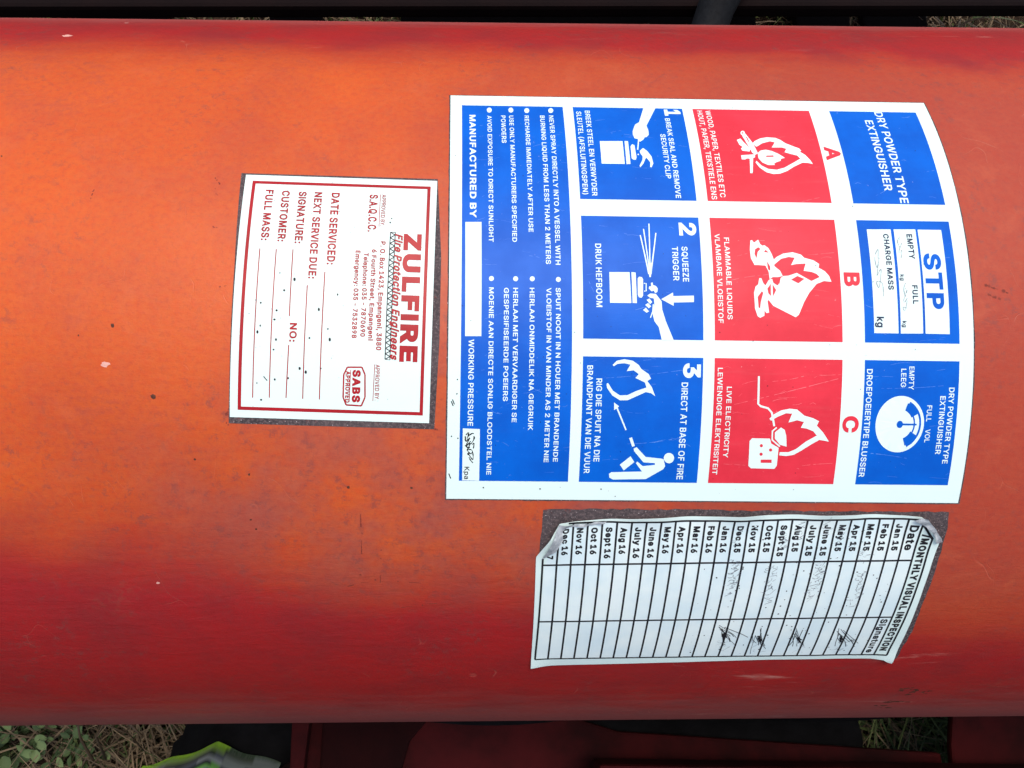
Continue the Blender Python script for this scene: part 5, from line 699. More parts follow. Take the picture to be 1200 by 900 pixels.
# small chips, pits and a dent mark in the enamel
def blob(cx, cy, r, n=9, squash=1., rnd=.35): return [(cx + r * (1 + random.uniform(-rnd, rnd)) * math.cos(t), cy + r * squash * (1 + random.uniform(-rnd, rnd)) * math.sin(t)) for t in (2 * math.pi * i / n for i in range(n))]
for (u, v, s) in DATA['marks']['chips']: wrap('paint_chip', [blob(u, v, s, 11, .6)], 'C', .00003, M['chip'], ext)
for (u, v, s) in DATA['marks']['pits']: wrap('paint_pit', [blob(u, v, s * .8, 7, 1)], 'C', .00003, M['rust'], ext)
for (u, v) in DATA['marks']['scuff']:
    wrap('scuff_mark', [blob(u + random.uniform(-4, 4), v + random.uniform(-2, 2), random.uniform(.5, 1.6), 7, .5, .6) for _ in range(7)], 'C', .00003, M['rust'], ext)

# ------------------------------------------------------------------ stickers
bA, bB, sA, sB, tA, tB = (DATA[k] for k in ('bigA', 'bigB', 'smA', 'smB', 'tA', 'tB'))
wrap('adhesive_residue', [DATA['resS']], 'S', -.00010, M['residue'], ext); wrap('adhesive_residue', [DATA['resT']], 'C' if False else 'S', 0, M['residue'], ext) if False else None
def residue_T():
    u0, v0, an = FR['T']; c, s = math.cos(an), math.sin(an)
    wrap('adhesive_residue', [[((u0 * 1000 + c * a - s * b), (v0 * 1000 + s * a + c * b)) for a, b in rough_edge(DATA['resT'], .5)]], 'C', .00006, M['residue'], ext)
def rough_edge(pts, amp, seg=2.2):
    out = []
    for i, p in enumerate(pts):
        q = pts[(i + 1) % len(pts)]; n = max(1, int(math.hypot(q[0] - p[0], q[1] - p[1]) / seg))
        for j in range(n):
            t = j / n; out.append((p[0] + (q[0] - p[0]) * t + random.uniform(-amp, amp) * .5, p[1] + (q[1] - p[1]) * t + random.uniform(-amp, amp) * .5))
    return out
residue_T()
wrap('dirty_edge', [rough_edge([(bA[0] - .42, bB[0] - .38), (bA[9] + .42, bB[0] - .38), (bA[9] + .50, bB[7] + .42), (bA[0] - .42, bB[7] + .38)], .22)], 'B', -.00010, M['residue'], ext)
big = grid_sheet('instruction_label', 'B', bA[0], bA[9], bB[0], bB[7], 0, 'white', ext, .00014)
big['label'] = 'white sticker with blue and red instruction panels'
small = grid_sheet('service_label', 'S', sA[0], sA[3], sB[0], sB[3], 0, 'white', ext, .00014); small['label'] = 'white sticker with red lettering and border'
insp = wrap('inspection_label', [DATA['paper']], 'T', 0, M['white'], ext, thick=.0002); insp['label'] = 'peeling paper sticker with a monthly inspection table'
PAR = {'B': big, 'S': small, 'T': insp}
def panel(a0, a1, b0, b1, m): grid_sheet('blue_panel' if m == 'blue' else 'red_panel', 'B', bA[a0], bA[a1], bB[b0], bB[b1], LAY, m, big)
panel(1, 2, 1, 6, 'blue')
for r in ((1, 2), (3, 4), (5, 6)): panel(3, 4, *r, 'blue'); panel(5, 6, *r, 'red'); panel(7, 8, *r, 'blue')
for (k, s, a, b1, b2, cap, m, bold, sh, nm) in DATA['texts']:
    letter(k, s, a, b1, b2, cap, m, PAR[k], bold, sh, nm, {'tagline_halo': 3, 'tagline_text': 4}.get(nm, 3 if (k == 'B' and m in ('navy', 'ink', 'blue')) else 2))
grp = {}
single = {'bullet', 'blank_field', 'mass_field', 'underline', 'writing_line', 'dirt_speck'}
for i, (k, nm, m, lay, pts) in enumerate(DATA['polys']): grp.setdefault((k, nm, m, lay, i if nm in single else 0), []).append(pts)
for (k, nm, m, lay, _), ps in grp.items(): wrap(nm, ps, k, LAY * lay, M[m], PAR[k])
# border of the service label
w = 1.0
x0, x1, y0, y1 = sA[1], sA[2], sB[1], sB[2]
wrap('border_line', [[(x0, y0), (x1, y0), (x1, y0 + w), (x0, y0 + w)], [(x0, y1 - w), (x1, y1 - w), (x1, y1), (x0, y1)], [(x0, y0 + w), (x0 + w, y0 + w), (x0 + w, y1 - w), (x0, y1 - w)], [(x1 - w, y0 + w), (x1, y0 + w), (x1, y1 - w), (x1 - w, y1 - w)]], 'S', LAY, M['print_red'], small)
# pressure gauge pictogram
gx, gy, gr = DATA['gauge']
def arc(r0, r1, t0, t1, n=14):
    t = [math.radians(t0 + (t1 - t0) * i / n) for i in range(n + 1)]
    return [(gx + .86 * r0 * math.cos(q), gy + r0 * math.sin(q)) for q in t] + [(gx + .86 * r1 * math.cos(q), gy + r1 * math.sin(q)) for q in reversed(t)]
g2 = gr
wrap('gauge_face', [arc(g2 * .0001, g2, 0, 359.9, 48)], 'B', LAY * 2, M['white'], big)
wrap('gauge_scale', [arc(g2 * .80, g2 * .88, -66, 66, 24), arc(g2 * .52, g2 * .799, 28, 70), arc(g2 * .52, g2 * .799, -70, -28), arc(g2 * .57, g2 * .63, -29.9, 29.9), arc(.01, g2 * .13, 0, 359, 16),
     [(gx, gy - .30), (gx + g2 * .60, gy - .26), (gx + g2 * .60, gy + .26), (gx, gy + .30)]], 'B', LAY * 3, M['blue'], big)
# inspection table
def bar(a0, a1, b0, b1): return [(a0, b0), (a1, b0), (a1, b1), (a0, b1)]
lw = .62
wrap('table_tint', [[(.5, 0), (.5, tB[3]), (tA[26], tB[3]), (tA[26], tB[0]), (tA[3], tB[0] + .1), (6.5, -14)]], 'T', LAY, M['film'], insp)
lines = []
for i, a in enumerate(tA):
    t0 = tB[0] if i > 1 else (-2.5 if i == 0 else -9.5)
    if i == 27: t0 = -8
    lines.append(bar(a - lw / 2, a + lw / 2, t0, tB[3]))
e = lw / 2
rows = [(tB[0], tA[2] - 1.5, tA[26] - .6), (tB[1], tA[0], tA[26]), (tB[2], tA[0], tA[26]), (tB[3], tA[0], tA[27])]
for r, a0, a1 in rows: lines.append(bar(a0, a1, r - e, r + e))
lines.append([(tA[26] - 1.2, tB[0] - e), (tA[27] + e, -8.2), (tA[27] - e, -7.8), (tA[26] - 1.4, tB[0] + e)])
for n_, ps in (('table_rules', lines),):
    # column rules one step lower than the row rules so the crossings do not share a plane
    wrap('column_rule', lines[:len(tA)], 'T', LAY * 2, M['ink'], insp); wrap('row_rule', lines[len(tA):], 'T', LAY * 2.6, M['ink'], insp)
cap = 2.05
for i, s in enumerate(DATA['months']):
    a = tA[i] + (tA[i + 1] - tA[i] - cap) / 2 - .05; L_ = len(s)
    letter('T', s if i else '7', a, -13.2 if i else -3.7, (-13.2 + 1.58 * L_) if i else -2.3, cap, 'ink', insp, .07, 0, 'month_text')
letter('T', 'Date', tA[25] + .95, -12.9, -3.7, 2.6, 'ink', insp, .05, 0, 'heading_text')
letter('T', 'Signature', tA[25] + 1.0, tB[2] + .9, tB[3] - 1.2, 2.3, 'ink', insp, .05, 0, 'heading_text')
letter('T', '/MONTHLY VISUAL INSPECTION', tA[26] + 1.05, -9.8, 40.4, 2.4, 'ink', insp, .07, 0, 'heading_text')
# pen marks: dates and signatures
def stroke(pts, w):
    out = []
    for p, q in zip(pts, pts[1:]):
        d = math.hypot(q[0] - p[0], q[1] - p[1]) or 1; nx, ny = -(q[1] - p[1]) / d * w / 2, (q[0] - p[0]) / d * w / 2
        out.append([(p[0] + nx, p[1] + ny), (q[0] + nx, q[1] + ny), (q[0] - nx, q[1] - ny), (p[0] - nx, p[1] - ny)])
    return out
rs = random.Random(11)
def scribble(a, b, wa, wb, n, w):
    pts = []
    for i in range(n):
        t = i / n; pts.append((a + wa * math.sin(i * 1.9 + rs.random()) * (.4 + .6 * rs.random()), b - wb + 2 * wb * t + wb * .35 * math.cos(i * 2.3)))
    out = []
    sm_ = []
    for i in range(len(pts) - 1):
        p0, p1, p2, p3 = pts[max(i - 1, 0)], pts[i], pts[i + 1], pts[min(i + 2, len(pts) - 1)]
        for j in range(4):
            t = j / 4; sm_.append(tuple(.5 * (2 * p1[c] + (p2[c] - p0[c]) * t + (2 * p0[c] - 5 * p1[c] + 4 * p2[c] - p3[c]) * t * t + (3 * p1[c] - p0[c] - 3 * p2[c] + p3[c]) * t ** 3) for c in (0, 1)))
    for p, q in zip(sm_, sm_[1:]):
        if rs.random() < .86: out += stroke([p, q], w * rs.uniform(.5, 1.3))
    return out
def pen(k, ps, m, nm, lay): wrap(nm, ps, k, LAY * lay, M[m], PAR[k], cell=3)
def curl(a, b, sa_, sb_, turns, w, seed):
    """hasty handwriting: short angular strokes, some joined, some lifted, never the same twice"""
    q = random.Random(seed * 7 + 3); out = []; n = int(turns * 2.2) + 2; y = b - sb_
    for i in range(n):
        x = a + q.uniform(-.9, .9) * sa_; L_ = q.uniform(.5, 1.6) * sb_ * 1.6 / n; kind = q.random(); P = [(x, y)]
        if kind < .35: P += [(x + q.uniform(-1, 1) * sa_, y + L_ * .5), (x + q.uniform(-.4, .4), y + L_)]
        elif kind < .7: P += [(x + .7 * sa_ * math.cos(t) - .7 * sa_, y + L_ * .5 + L_ * .55 * math.sin(t)) for t in (q.uniform(.2, .6) + 6.283 * k / 9 * q.uniform(.8, 1.05) for k in range(q.choice((5, 7, 9))))]
        else: P += [(x + q.uniform(.4, 1.4) * sa_, y - L_ * .3), (x - q.uniform(.2, 1.0) * sa_, y + L_ * 1.3)]
        for u, v in zip(P, P[1:]):
            if q.random() < .85: out += stroke([u, v], w * q.uniform(.35, 1.25))
        y += 2 * sb_ / n * q.uniform(.7, 1.3)
    return out
for i, (a, b) in enumerate(DATA['dates']): pen('T', curl(a, b, 1.3, 7.5, 6.5, .15, i) + curl(a + 1.2, b - 2, .9, 5, 4, .12, i + 40), 'pen', 'pen_date', 3.2)
for i, (a, b) in enumerate(DATA['tops']): pen('T', curl(a, b, 1.0, 3.2, 3.2, .13, i + 9), 'pen', 'pen_date', 3.4)
for i, (a, b) in enumerate(DATA['sigs']):
    q = random.Random(i + 60); sk = q.uniform(-.6, .6)
    # a nib-heavy wedge with loose long strokes swept past it, each one made afresh
    ax, ay = a - .6 + q.uniform(-.8, .8), b - 1.5 + q.uniform(-1.5, 1.5); tilt = q.uniform(-.25, .35)
    w_ = []
    for j in range(q.choice((4, 5, 6))): w_ += stroke([(ax + q.uniform(-.3, .5), ay + q.uniform(-.8, .4)), (ax + 1.3 + q.uniform(-.5, .6), ay + 2.2 + q.uniform(-.9, 1.0))], q.uniform(.3, .5))
    pen('T', w_, 'ink', 'pen_signature', 3.8)
    w_ = []
    for j in range(q.choice((6, 7, 9))):
        t = q.random(); L_ = q.uniform(5, 10); an = math.radians(62 + 48 * (t - .4)) - tilt; sx_, sy_ = ax + q.uniform(-2.4, .8), ay - q.uniform(.5, 5)
        cvx = q.uniform(-.8, .8); w_ += stroke([(sx_, sy_), (sx_ + L_ * .35 * math.cos(an) + cvx * .6, sy_ + L_ * .35 * math.sin(an)), (sx_ + L_ * .7 * math.cos(an) + cvx, sy_ + L_ * .7 * math.sin(an)), (sx_ + L_ * math.cos(an), sy_ + L_ * math.sin(an))], q.uniform(.12, .24))
    pen('T', w_, 'ink', 'pen_signature', 3.4)
    pen('T', curl(a + 1.2, b + 4, 1.8, 4.0, 2.5, .10, i + 80), 'pen', 'pen_signature', 3.2)
wrap('dirt_speck', [blob(rs.uniform(50, 112), rs.uniform(-12, 41), rs.uniform(.08, .28), 6) for _ in range(130)], 'T', LAY * 4.4, M['ink'], insp)
# faded handwriting in the mass fields and the pressure field
def at(k, a, b): return a, b
pen('B', scribble(bA[7] + 12.3, bB[3] + 9, .9, 3.6, 9, .16) + scribble(bA[7] + 12.6, bB[3] + 25, .9, 4.6, 11, .16), 'pen', 'faded_handwriting', 3.2)
pen('B', scribble(bA[7] + 5.2, bB[3] + 17, 1.1, 7, 12, .17), 'pen', 'faded_handwriting', 3.2)
pen('B', scribble(bA[1] + 3.4, bB[6] - 10, 1.6, 4.2, 15, .3), 'ink', 'faded_handwriting', 3.2)
pen('B', scribble(bA[1] + 2.2, bB[6] - 12, 1.2, 2.8, 9, .35), 'ink', 'faded_handwriting', 3.8)
def onpanel(a, b):
    for a0, a1, m_ in ((1, 2, 'b'), (3, 4, 'b'), (5, 6, 'r'), (7, 8, 'b')):
        if bA[a0] + .4 < a < bA[a1] - .4:
            if a0 == 1: return m_ if bB[1] < b < bB[6] else None
            return m_ if any(bB[r] + .3 < b < bB[r + 1] - .3 for r in (1, 3, 5)) else None
rs2 = random.Random(31); marks_ = {'b': [], 'r': []}
allscr = [(l, rs2.uniform(.10, .17)) for l in DATA['big_scr']]
for _ in range(230):
    a, b = rs2.uniform(4, 152), rs2.uniform(5, 130); L_ = rs2.uniform(.4, 1) ** 4 * 9 + .3; t = rs2.gauss(0, .22)
    allscr.append((((a, b), (a + L_ * math.cos(t), b + L_ * math.sin(t))), rs2.uniform(.05, .11)))
for l, w_ in allscr:
    n_ = max(2, int(math.hypot(l[1][0] - l[0][0], l[1][1] - l[0][1]) / .8)); wob_ = rs2.uniform(-.5, .5)
    P_ = [(l[0][0] + (l[1][0] - l[0][0]) * i / n_, l[0][1] + (l[1][1] - l[0][1]) * i / n_ + wob_ * math.sin(math.pi * i / n_)) for i in range(n_ + 1)]
    for p, q in zip(P_, P_[1:]):
        m_ = onpanel((p[0] + q[0]) / 2, (p[1] + q[1]) / 2)
        if m_ and rs2.random() < .8: marks_[m_] += stroke([p, q], w_ * rs2.uniform(.4, 1.2))
M['scr_b'] = print_mat('scuffed_blue', (.14, .32, .74), (.05, .18, .68), .5, 0, False); M['scr_r'] = print_mat('scuffed_red', (.86, .22, .24), (.80, .10, .13), .5, 0, False)
for m_ in 'br':
    o = wrap('scratches', marks_[m_], 'B', LAY * 1.5, M['scr_' + m_], big); o['kind'] = 'stuff'
o = wrap('dirt_specks', [blob(rs2.uniform(1, 155), rs2.uniform(1, 134), rs2.uniform(.05, .16), 6) for _ in range(110)], 'B', LAY * 5, M['ink'], big); o['kind'] = 'stuff'
o = wrap('dirt_specks', [blob(rs2.uniform(1, 57), rs2.uniform(1, 74), rs2.uniform(.04, .12), 6) for _ in range(60)], 'S', LAY * 5, M['ink'], small); o['kind'] = 'stuff'
M['scar'] = plain_noise('dark_scratch', (.16, .025, .016), (.26, .045, .026), 900)
for l in DATA['body_scr']:
    w_ = l[-1]; P_ = []
    for p, q in zip(l[:-1], l[1:-1]):
        for i in range(6): P_.append((p[0] + (q[0] - p[0]) * i / 6 + rs2.uniform(-.2, .2), p[1] + (q[1] - p[1]) * i / 6 + rs2.uniform(-.2, .2)))
    ps = []
    for p, q in zip(P_, P_[1:]):
        if rs2.random() < .6: ps += stroke([p, q], w_ * rs2.uniform(.2, 1)) if rs2.random() < .6 else [blob(p[0], p[1], w_ * rs2.uniform(.3, .9), 7)]
    wrap('enamel_scratch', ps, 'C', .00003, M['scar'], ext)
# curled corners of the inspection sticker
def flap(name, pts, h0, amp):
    bm = bmesh.new(); vs = [bm.verts.new((p[0], p[1], 0)) for p in pts]; bm.faces.new(vs)
    bmesh.ops.triangulate(bm, faces=bm.faces[:]); bmesh.ops.subdivide_edges(bm, edges=bm.edges[:], cuts=5, use_grid_fill=True)
    bmesh.ops.triangulate(bm, faces=bm.faces[:])
    for v in bm.verts:
        a, b = v.co.x, v.co.y; p, _ = lab('T', a, b, h0 + amp * abs(noise.noise(Vector((a * .33, b * .3, h0 * 1e4)))) + amp * .3 * math.sin(a * 1.1 + b * .8)); v.co = p
    for f in bm.faces: f.smooth = True
    bmesh.ops.recalc_face_normals(bm, faces=bm.faces[:])
    me = bpy.data.meshes.new(name); bm.to_mesh(me); bm.free(); return link(name, me, M['back'], insp)
for i, p in enumerate(DATA['flaps']): flap('curled_corner', p, .0005, .0011)

# ------------------------------------------------------------------ trolley frame, tyre, hose
def prism(name, pts, z0, z1, m, parent, bev=.002):
    bm = bmesh.new(); lo = [bm.verts.new((x, y, z0)) for x, y in pts]; f = bm.faces.new(lo)
    r = bmesh.ops.extrude_face_region(bm, geom=[f]); 
    for v in (q for q in r['geom'] if isinstance(q, bmesh.types.BMVert)): v.co.z = z1
    bmesh.ops.recalc_face_normals(bm, faces=bm.faces[:]); bmesh.ops.bevel(bm, geom=bm.edges[:], offset=bev, segments=2, affect='EDGES', profile=.6)
    me = bpy.data.meshes.new(name); bm.to_mesh(me); bm.free(); return link(name, me, M[m], parent)
def tube(name, pts, r, m, parent, ns=16, taper=None):
    bm = bmesh.new(); rings = []
    for i, p in enumerate(pts):
        p = Vector(p); d = (Vector(pts[min(i + 1, len(pts) - 1)]) - Vector(pts[max(i - 1, 0)])).normalized()
        s = d.cross(Vector((0, 0, 1))) if abs(d.z) < .95 else d.cross(Vector((1, 0, 0))); s.normalize(); t = s.cross(d)
        rr = r * (taper[i] if taper else 1)
        rings.append([bm.verts.new(p + (s * math.cos(q) + t * math.sin(q)) * rr) for q in (2 * math.pi * j / ns for j in range(ns))])
    for a, b in zip(rings, rings[1:]):
        for j in range(ns): f = bm.faces.new((a[j], a[(j + 1) % ns], b[(j + 1) % ns], b[j])); f.smooth = True
    bm.faces.new(rings[0]); bm.faces.new(rings[-1])
    bmesh.ops.recalc_face_normals(bm, faces=bm.faces[:])
    me = bpy.data.meshes.new(name); bm.to_mesh(me); bm.free(); return link(name, me, M[m], parent)
# near side: gusset plate, lower rail and end plate of the frame (dark red, in the cylinder's shade)
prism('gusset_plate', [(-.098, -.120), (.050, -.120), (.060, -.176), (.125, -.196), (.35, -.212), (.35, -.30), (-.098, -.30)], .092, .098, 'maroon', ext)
M['deep'] = plain_noise('painted_shade_maroon', (.006, .0006, .0007), (.016, .0012, .0014), 12, .85, .1)
prism('shade_plate', [(-.078, -.120), (.046, -.120), (.012, -.165), (-.020, -.200), (-.050, -.30), (-.083, -.30)], .0985, .1045, 'deep', ext)  # added dark plate over the gusset; the shade there is put into its colour
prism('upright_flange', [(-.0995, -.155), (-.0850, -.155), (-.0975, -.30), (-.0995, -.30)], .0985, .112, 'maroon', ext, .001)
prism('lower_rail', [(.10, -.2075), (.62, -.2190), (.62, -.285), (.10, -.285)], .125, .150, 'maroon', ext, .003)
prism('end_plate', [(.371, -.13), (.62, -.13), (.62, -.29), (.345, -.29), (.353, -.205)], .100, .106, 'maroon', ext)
prism('far_rail', [(-.60, .400), (.75, .419), (.75, .475), (-.60, .456)], .085, .100, 'dark', ext, .004)
for x0, x1 in ((-.36, -.262), (-.155, -.118), (-.03, .300), (.352, .392), (.418, .468)):
    prism('crossbar', [(x0, .24), (x1, .24), (x1 + .01, .54), (x0 - .01, .54)], .05, .058, 'dark', ext, .002)
# dark hose crossing the far rail
tube('rubber_hose', [(.320, .53, .075), (.300, .50, .10), (.283, .465, .124), (.262, .43, .122), (.248, .405, .105), (.240, .38, .085), (.238, .33, .078), (.238, .26, .078)], .0165, 'strap', ext, 24)
# black tyre and rubber hose on the near side
def torus(name, c, R1, r1, axis, m, parent, tread=True):
    bm = bmesh.new(); NM, Nm = 96, 20; q = Vector(axis).to_track_quat('Z', 'Y'); g = []
    for i in range(NM):
        t = 2 * math.pi * i / NM; row = []
        for j in range(Nm):
            s = 2 * math.pi * j / Nm; rr = r1 * (1 + (.06 if (i % 2 and tread and abs(math.sin(s)) < .75 and math.cos(s) > 0) else 0))
            row.append(bm.verts.new(Vector(c) + q @ Vector(((R1 + rr * math.cos(s)) * math.cos(t), (R1 + rr * math.cos(s)) * math.sin(t), rr * .9 * math.sin(s)))))
        g.append(row)
    for i in range(NM):
        for j in range(Nm): f = bm.faces.new((g[i][j], g[(i + 1) % NM][j], g[(i + 1) % NM][(j + 1) % Nm], g[i][(j + 1) % Nm])); f.smooth = True
    bmesh.ops.recalc_face_normals(bm, faces=bm.faces[:])
    me = bpy.data.meshes.new(name); bm.to_mesh(me); bm.free(); return link(name, me, M[m], parent)
ty = torus('tyre', (-.085, -.262, .055), .080, .042, (.0, .15, 1), 'rubber', ext)
prism('wheel_disc', [(-.085 + .05 * math.cos(t), -.262 + .05 * math.sin(t)) for t in (2 * math.pi * i / 28 for i in range(28))], .045, .075, 'dark', ty, .002)
tube('rubber_hose', [(-.02 + .36 * i / 20, -.168 - .004 * math.sin(i * .5), .112 + .003 * math.sin(i * .4)) for i in range(21)], .017, 'rubber', ext, 24)
tube('rubber_hose', [(.03 + .30 * i / 20, -.200 + .005 * math.sin(i * .3 + 1), .072) for i in range(19)], .018, 'rubber', ext, 24)

# ------------------------------------------------------------------ striped cloth lying by the tyre
def cloth():
    bm = bmesh.new(); NX, NY = 70, 60; g = []
    x0, x1, y0, y1 = -.206, -.112, -.188, -.33
    for i in range(NX + 1):
        row = []
        s = i / NX
        edge = .198 + .0135 * (abs(s - .58) / .58) ** .9 * (1.25 if s < .58 else 1.7) + .0008 * math.sin(s * 19)
        for j in range(NY + 1):
            t = j / NY; x = x0 + (x1 - x0) * s + .006 * t * (s - .4) * 3; y = -edge - .002 - t * .12
            z = .120 + .020 * math.sin(min(1, t * 3.2) * math.pi / 2) - .055 * max(0, s - .58) - .06 * max(0, .35 - s) ** 1.3
            z += .004 * math.sin(t * 38 + 5 * abs(s - .58)) * min(1, t * 6) + .003 * noise.noise(Vector((s * 7, t * 9, 0))) - .02 * (1 - min(1, t * 12)) ** 2
            row.append(bm.verts.new((x, y, z)))
        g.append(row)
    col = bm.loops.layers.float_color.new('stripe')
    def stripe(s, t):
        q = (t * .12 / .0042 + .12 * math.sin(s * 11))
        q += .5 * max(0, s - .6) * 6
        if s > .66: return (.08, .13, .08) if q < 1.2 else ((.34, .42, .42) if q < 2.1 else (.05, .06, .07))
        if q < .70: return (.36, .66, .05)
        if q < 1.0: return (.02, .06, .03)
        if q < 1.7: return (.13, .17, .24) if q < 1.35 else (.48, .56, .62)
        if q < 1.95: return (.03, .05, .05)
        return (.17, .46, .10) if int(q * .7) % 2 else (.16, .22, .24)
    for i in range(NX):
        for j in range(NY):
            f = bm.faces.new((g[i][j], g[i + 1][j], g[i + 1][j + 1], g[i][j + 1])); f.smooth = True
            for l, (a, b) in zip(f.loops, ((i, j), (i + 1, j), (i + 1, j + 1), (i, j + 1))): l[col] = (*stripe(a / NX, b / NY), 1)
    bmesh.ops.solidify(bm, geom=bm.faces[:], thickness=-.0016)
    me = bpy.data.meshes.new('striped_cloth'); bm.to_mesh(me); bm.free()
    m = mat('striped_fabric', (.2, .4, .05), .8, .2); nt = m.node_tree
    at_ = N(nt, 'ShaderNodeAttribute', attribute_name='stripe'); nt.links.new(at_.outputs['Color'], nt.nodes['Principled BSDF'].inputs['Base Color'])
    nt.nodes['Principled BSDF'].inputs['Sheen Weight'].default_value = .3
    tc = N(nt, 'ShaderNodeTexCoord').outputs['Object']; bp = N(nt, 'ShaderNodeBump'); bp.inputs['Strength'].default_value = .3; bp.inputs['Distance'].default_value = .0006
    nt.links.new(noi(nt, tc, 900, 2), bp.inputs['Height']); nt.links.new(bp.outputs[0], nt.nodes['Principled BSDF'].inputs['Normal'])
    o = link('striped_cloth', me, m); tag(o, 'bright green and grey striped cloth bunched beside the black tyre below the cylinder', 'cloth')
cloth()

# ------------------------------------------------------------------ ground and its growth
def ground():
    bm = bmesh.new(); n = 80
    def P(i): t = (i / n - .5) * 2; return math.copysign(abs(t) ** 2.6, t) * 60
    g = [[bm.verts.new((P(i), P(j), .010 * noise.noise(Vector((P(i) * 6, P(j) * 6, 0))) + .004 * noise.noise(Vector((P(i) * 30, P(j) * 30, 2))))) for j in range(n + 1)] for i in range(n + 1)]
    for i in range(n):
        for j in range(n): bm.faces.new((g[i][j], g[i + 1][j], g[i + 1][j + 1], g[i][j + 1])).smooth = True
    me = bpy.data.meshes.new('ground'); bm.to_mesh(me); bm.free(); tag(link('ground', me, M['soil']), kind='structure')
ground()
def mesh_tone(name, V, F, T, m):
    me = bpy.data.meshes.new(name); me.from_pydata(V, [], F); a = me.attributes.new('tone', 'FLOAT', 'POINT'); a.data.foreach_set('value', T); me.update(); return me
def blades(n, area, hmin, hmax, w, lean, rnd):
    V, F, T = [], [], []
    for _ in range(n):
        x, y = area(rnd); a = rnd.uniform(0, 6.283); h = rnd.uniform(hmin, hmax); l = h * rnd.uniform(.2, lean); dx, dy = math.cos(a), math.sin(a); ww = w * rnd.uniform(.6, 1.3); tn = rnd.random()
        cx, cy = -dy * ww / 2, dx * ww / 2; k = len(V); cv = rnd.uniform(-.3, .3) * l
        for t, s in ((0, 1), (.35, .9), (.7, .65), (1, .08)):
            px, py = x + dx * l * t * t + cx / ww * cv * t * t, y + dy * l * t * t + cy / ww * cv * t * t; pz = h * (t - .35 * t * t * min(1, lean - .2)) - .003
            V += [(px - cx * s, py - cy * s, pz), (px + cx * s, py + cy * s, pz + .0004)]; T += [tn, tn]
        for q in range(3): F.append((k + 2 * q, k + 2 * q + 1, k + 2 * q + 3, k + 2 * q + 2))
    return V, F, T
rg = random.Random(5)
def box(x0, x1, y0, y1): return lambda r: (r.uniform(x0, x1), r.uniform(y0, y1))
def field(r):
    while True:
        x, y = r.gauss(0, .8), r.gauss(.1, .8)
        if abs(x) < 2 and abs(y) < 2: return x, y
tag(link('grass', mesh_tone('grass', *blades(26000, field, .02, .07, .0028, 1.1, rg), None), M['grass']), kind='stuff')
tag(link('dry_straw', mesh_tone('dry_straw', *blades(16000, field, .01, .06, .0016, 2.4, rg), None), M['straw']), kind='stuff')
tag(link('dry_straw', mesh_tone('straw2', *(lambda p, q: (p[0] + q[0], p[1] + [tuple(i + len(p[0]) for i in f) for f in q[1]], p[2] + q[2]))(blades(900, box(-.30, -.17, -.30, -.14), .02, .085, .0016, 1.8, rg), blades(600, box(.28, .50, -.32, -.14), .02, .07, .0014, 2.2, rg)), None), M['straw']), kind='stuff')
tag(link('grass', mesh_tone('grass2', *blades(700, box(.28, .50, -.32, -.14), .03, .10, .0026, 1.4, rg), None), M['grass']), kind='stuff')
tag(link('dry_straw', mesh_tone('straw3', *blades(1600, box(-.55, .75, .36, .60), .03, .10, .0022, 1.8, rg), None), M['straw']), kind='stuff')
# leafy weeds, each a plant with its own leaves
def leaf_mesh(kind):
    V = [(0, 0, 0)]; n = 9
    for i in range(n):
        t = -1 + 2 * i / (n - 1); w = math.cos(t * 1.35) ** .8
        V.append((1.0 - .98 * abs(t) ** 1.25 + (.12 if i == 4 else 0), (.40 if kind else .30) * math.sin(t * 2.9) * (1 + .12 * (i % 2)), .16 * abs(math.sin(t * 2.9)) + .03 * math.sin(i * 2)))
    V.append((.55, 0, -.05))
    F = []
    for i in range(1, n): F.append((n + 1, i, i + 1))
    F += [(n + 1, 0, 1), (n + 1, n, 0)]
    return V, F
leaves = []
for k in range(4):
    V, F = leaf_mesh(k % 2); leaves.append(mesh_tone('leaf', V, F, [(.15, .4, .65, .9)[k] + rg.uniform(-.08, .08) for _ in V], None)); leaves[-1].materials.append(M['green'])
    for p in leaves[-1].polygons: p.use_smooth = True
def weed(x, y, nl, size, spread, label, h=.05):
    t = empty('weed_plant', (x, y, 0), label, 'weed', 'leafy weeds growing beside the extinguisher')
    st_ = []
    for i in range(nl):
        a = rg.uniform(0, 6.283); r = spread * math.sqrt(rg.random()); z = h * rg.uniform(.5, 1.15) * (1 - .4 * r / spread)
        o = bpy.data.objects.new('leaf', rg.choice(leaves)); C.objects.link(o); o.parent = t; s = size * rg.uniform(.55, 1.2)
        o.location = (r * math.cos(a), r * math.sin(a), z); o.scale = (s, s, s); o.rotation_euler = (rg.uniform(-.5, .5), rg.uniform(-.55, .25), a + rg.uniform(-.9, .9)); st_.append(o.location.copy())
    V, F, T = [], [], []
    for p in st_:
        k = len(V)
        V += [(-.0006, 0, 0), (.0006, 0, 0), (p.x * .6 - .0005, p.y * .6, p.z * .55), (p.x * .6 + .0005, p.y * .6, p.z * .55), (p.x - .0003, p.y, p.z - .0005), (p.x + .0003, p.y, p.z - .0005)]
        T += [.4] * 6; F += [(k, k + 1, k + 3, k + 2), (k + 2, k + 3, k + 5, k + 4)]
    link('stem', mesh_tone('stem', V, F, T, None), M['green']).parent = t
    return t
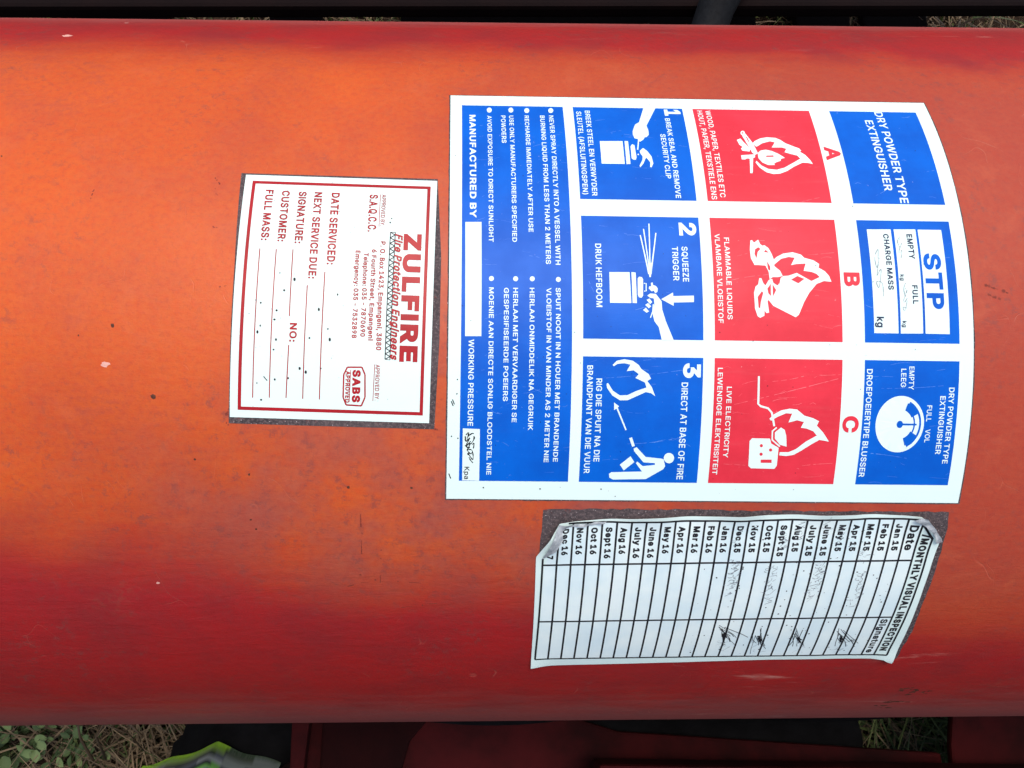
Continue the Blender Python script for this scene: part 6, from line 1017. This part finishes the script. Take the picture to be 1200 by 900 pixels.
WEEDS = [(-0.345, -0.215, 59, 0.0093, 0.0385, 'broad leafy green weed at the lower left corner of the photo', 0.05), (-0.315, -0.2, 55, 0.0085, 0.033, 'bright green weed second from the left corner beside the cylinder', 0.055), (-0.29, -0.218, 46, 0.0093, 0.0286, 'green weed with larger pale leaves just left of the upright dry twig', 0.05), (-0.33, -0.178, 32, 0.0076, 0.0242, 'small green weed tucked under the edge of the cylinder at far left', 0.05), (-0.272, -0.205, 23, 0.0068, 0.022, 'sparse olive weed among dry straw next to the upright twig', 0.05), (-0.24, -0.24, 27, 0.0068, 0.0198, 'low olive weed at the foot of the looping dry stem', 0.03), (-0.375, -0.235, 46, 0.0102, 0.0385, 'green weed outermost at the left edge of the photo', 0.045), (0.43, -0.205, 20, 0.0102, 0.022, 'green weed with long leaves in the right corner of the gap in the frame', 0.05)]
for w_ in WEEDS: weed(*w_)
# pale twigs standing among the straw
def twig(pts, r, label): tag(tube('dry_twig', pts, r, 'straw', None, 8, [1 - .6 * i / (len(pts) - 1) for i in range(len(pts))]), label, 'twig')
twig([(-.262, -.232, .02), (-.258, -.216, .05), (-.256, -.200, .075), (-.254, -.186, .088)], .0014, 'pale upright dry twig between the green weeds and the straw')
twig([(-.254, -.222, .03), (-.247, -.200, .07), (-.236, -.190, .085), (-.224, -.198, .07), (-.222, -.215, .04)], .0010, 'thin dry stem arching over in a loop in the straw left of the tyre')
twig([(-.222, -.184, .09), (-.214, -.190, .092), (-.206, -.198, .09)], .0016, 'short straight dry twig nearest the cylinder and tyre')
for i, (x, y, s) in enumerate(((.372, -.232, .011), (.392, -.236, .013), (.352, -.240, .008))):
    bm = bmesh.new(); bmesh.ops.create_icosphere(bm, subdivisions=3, radius=s)
    for v in bm.verts: v.co *= 1 + .25 * noise.noise(v.co * 90 + Vector((i, 0, 0))); v.co.z *= .6
    for f in bm.faces: f.smooth = True
    me = bpy.data.meshes.new('pebble'); bm.to_mesh(me); bm.free(); o = link('pebble', me, M['stone']); o.location = (x, y, .03 * 0 + s * .4)
    tag(o, ('flat grey pebble in the middle of the gap in the frame', 'largest grey pebble in the gap in the frame, right of the others', 'smallest grey pebble at the left of the gap in the frame')[i], 'pebble')
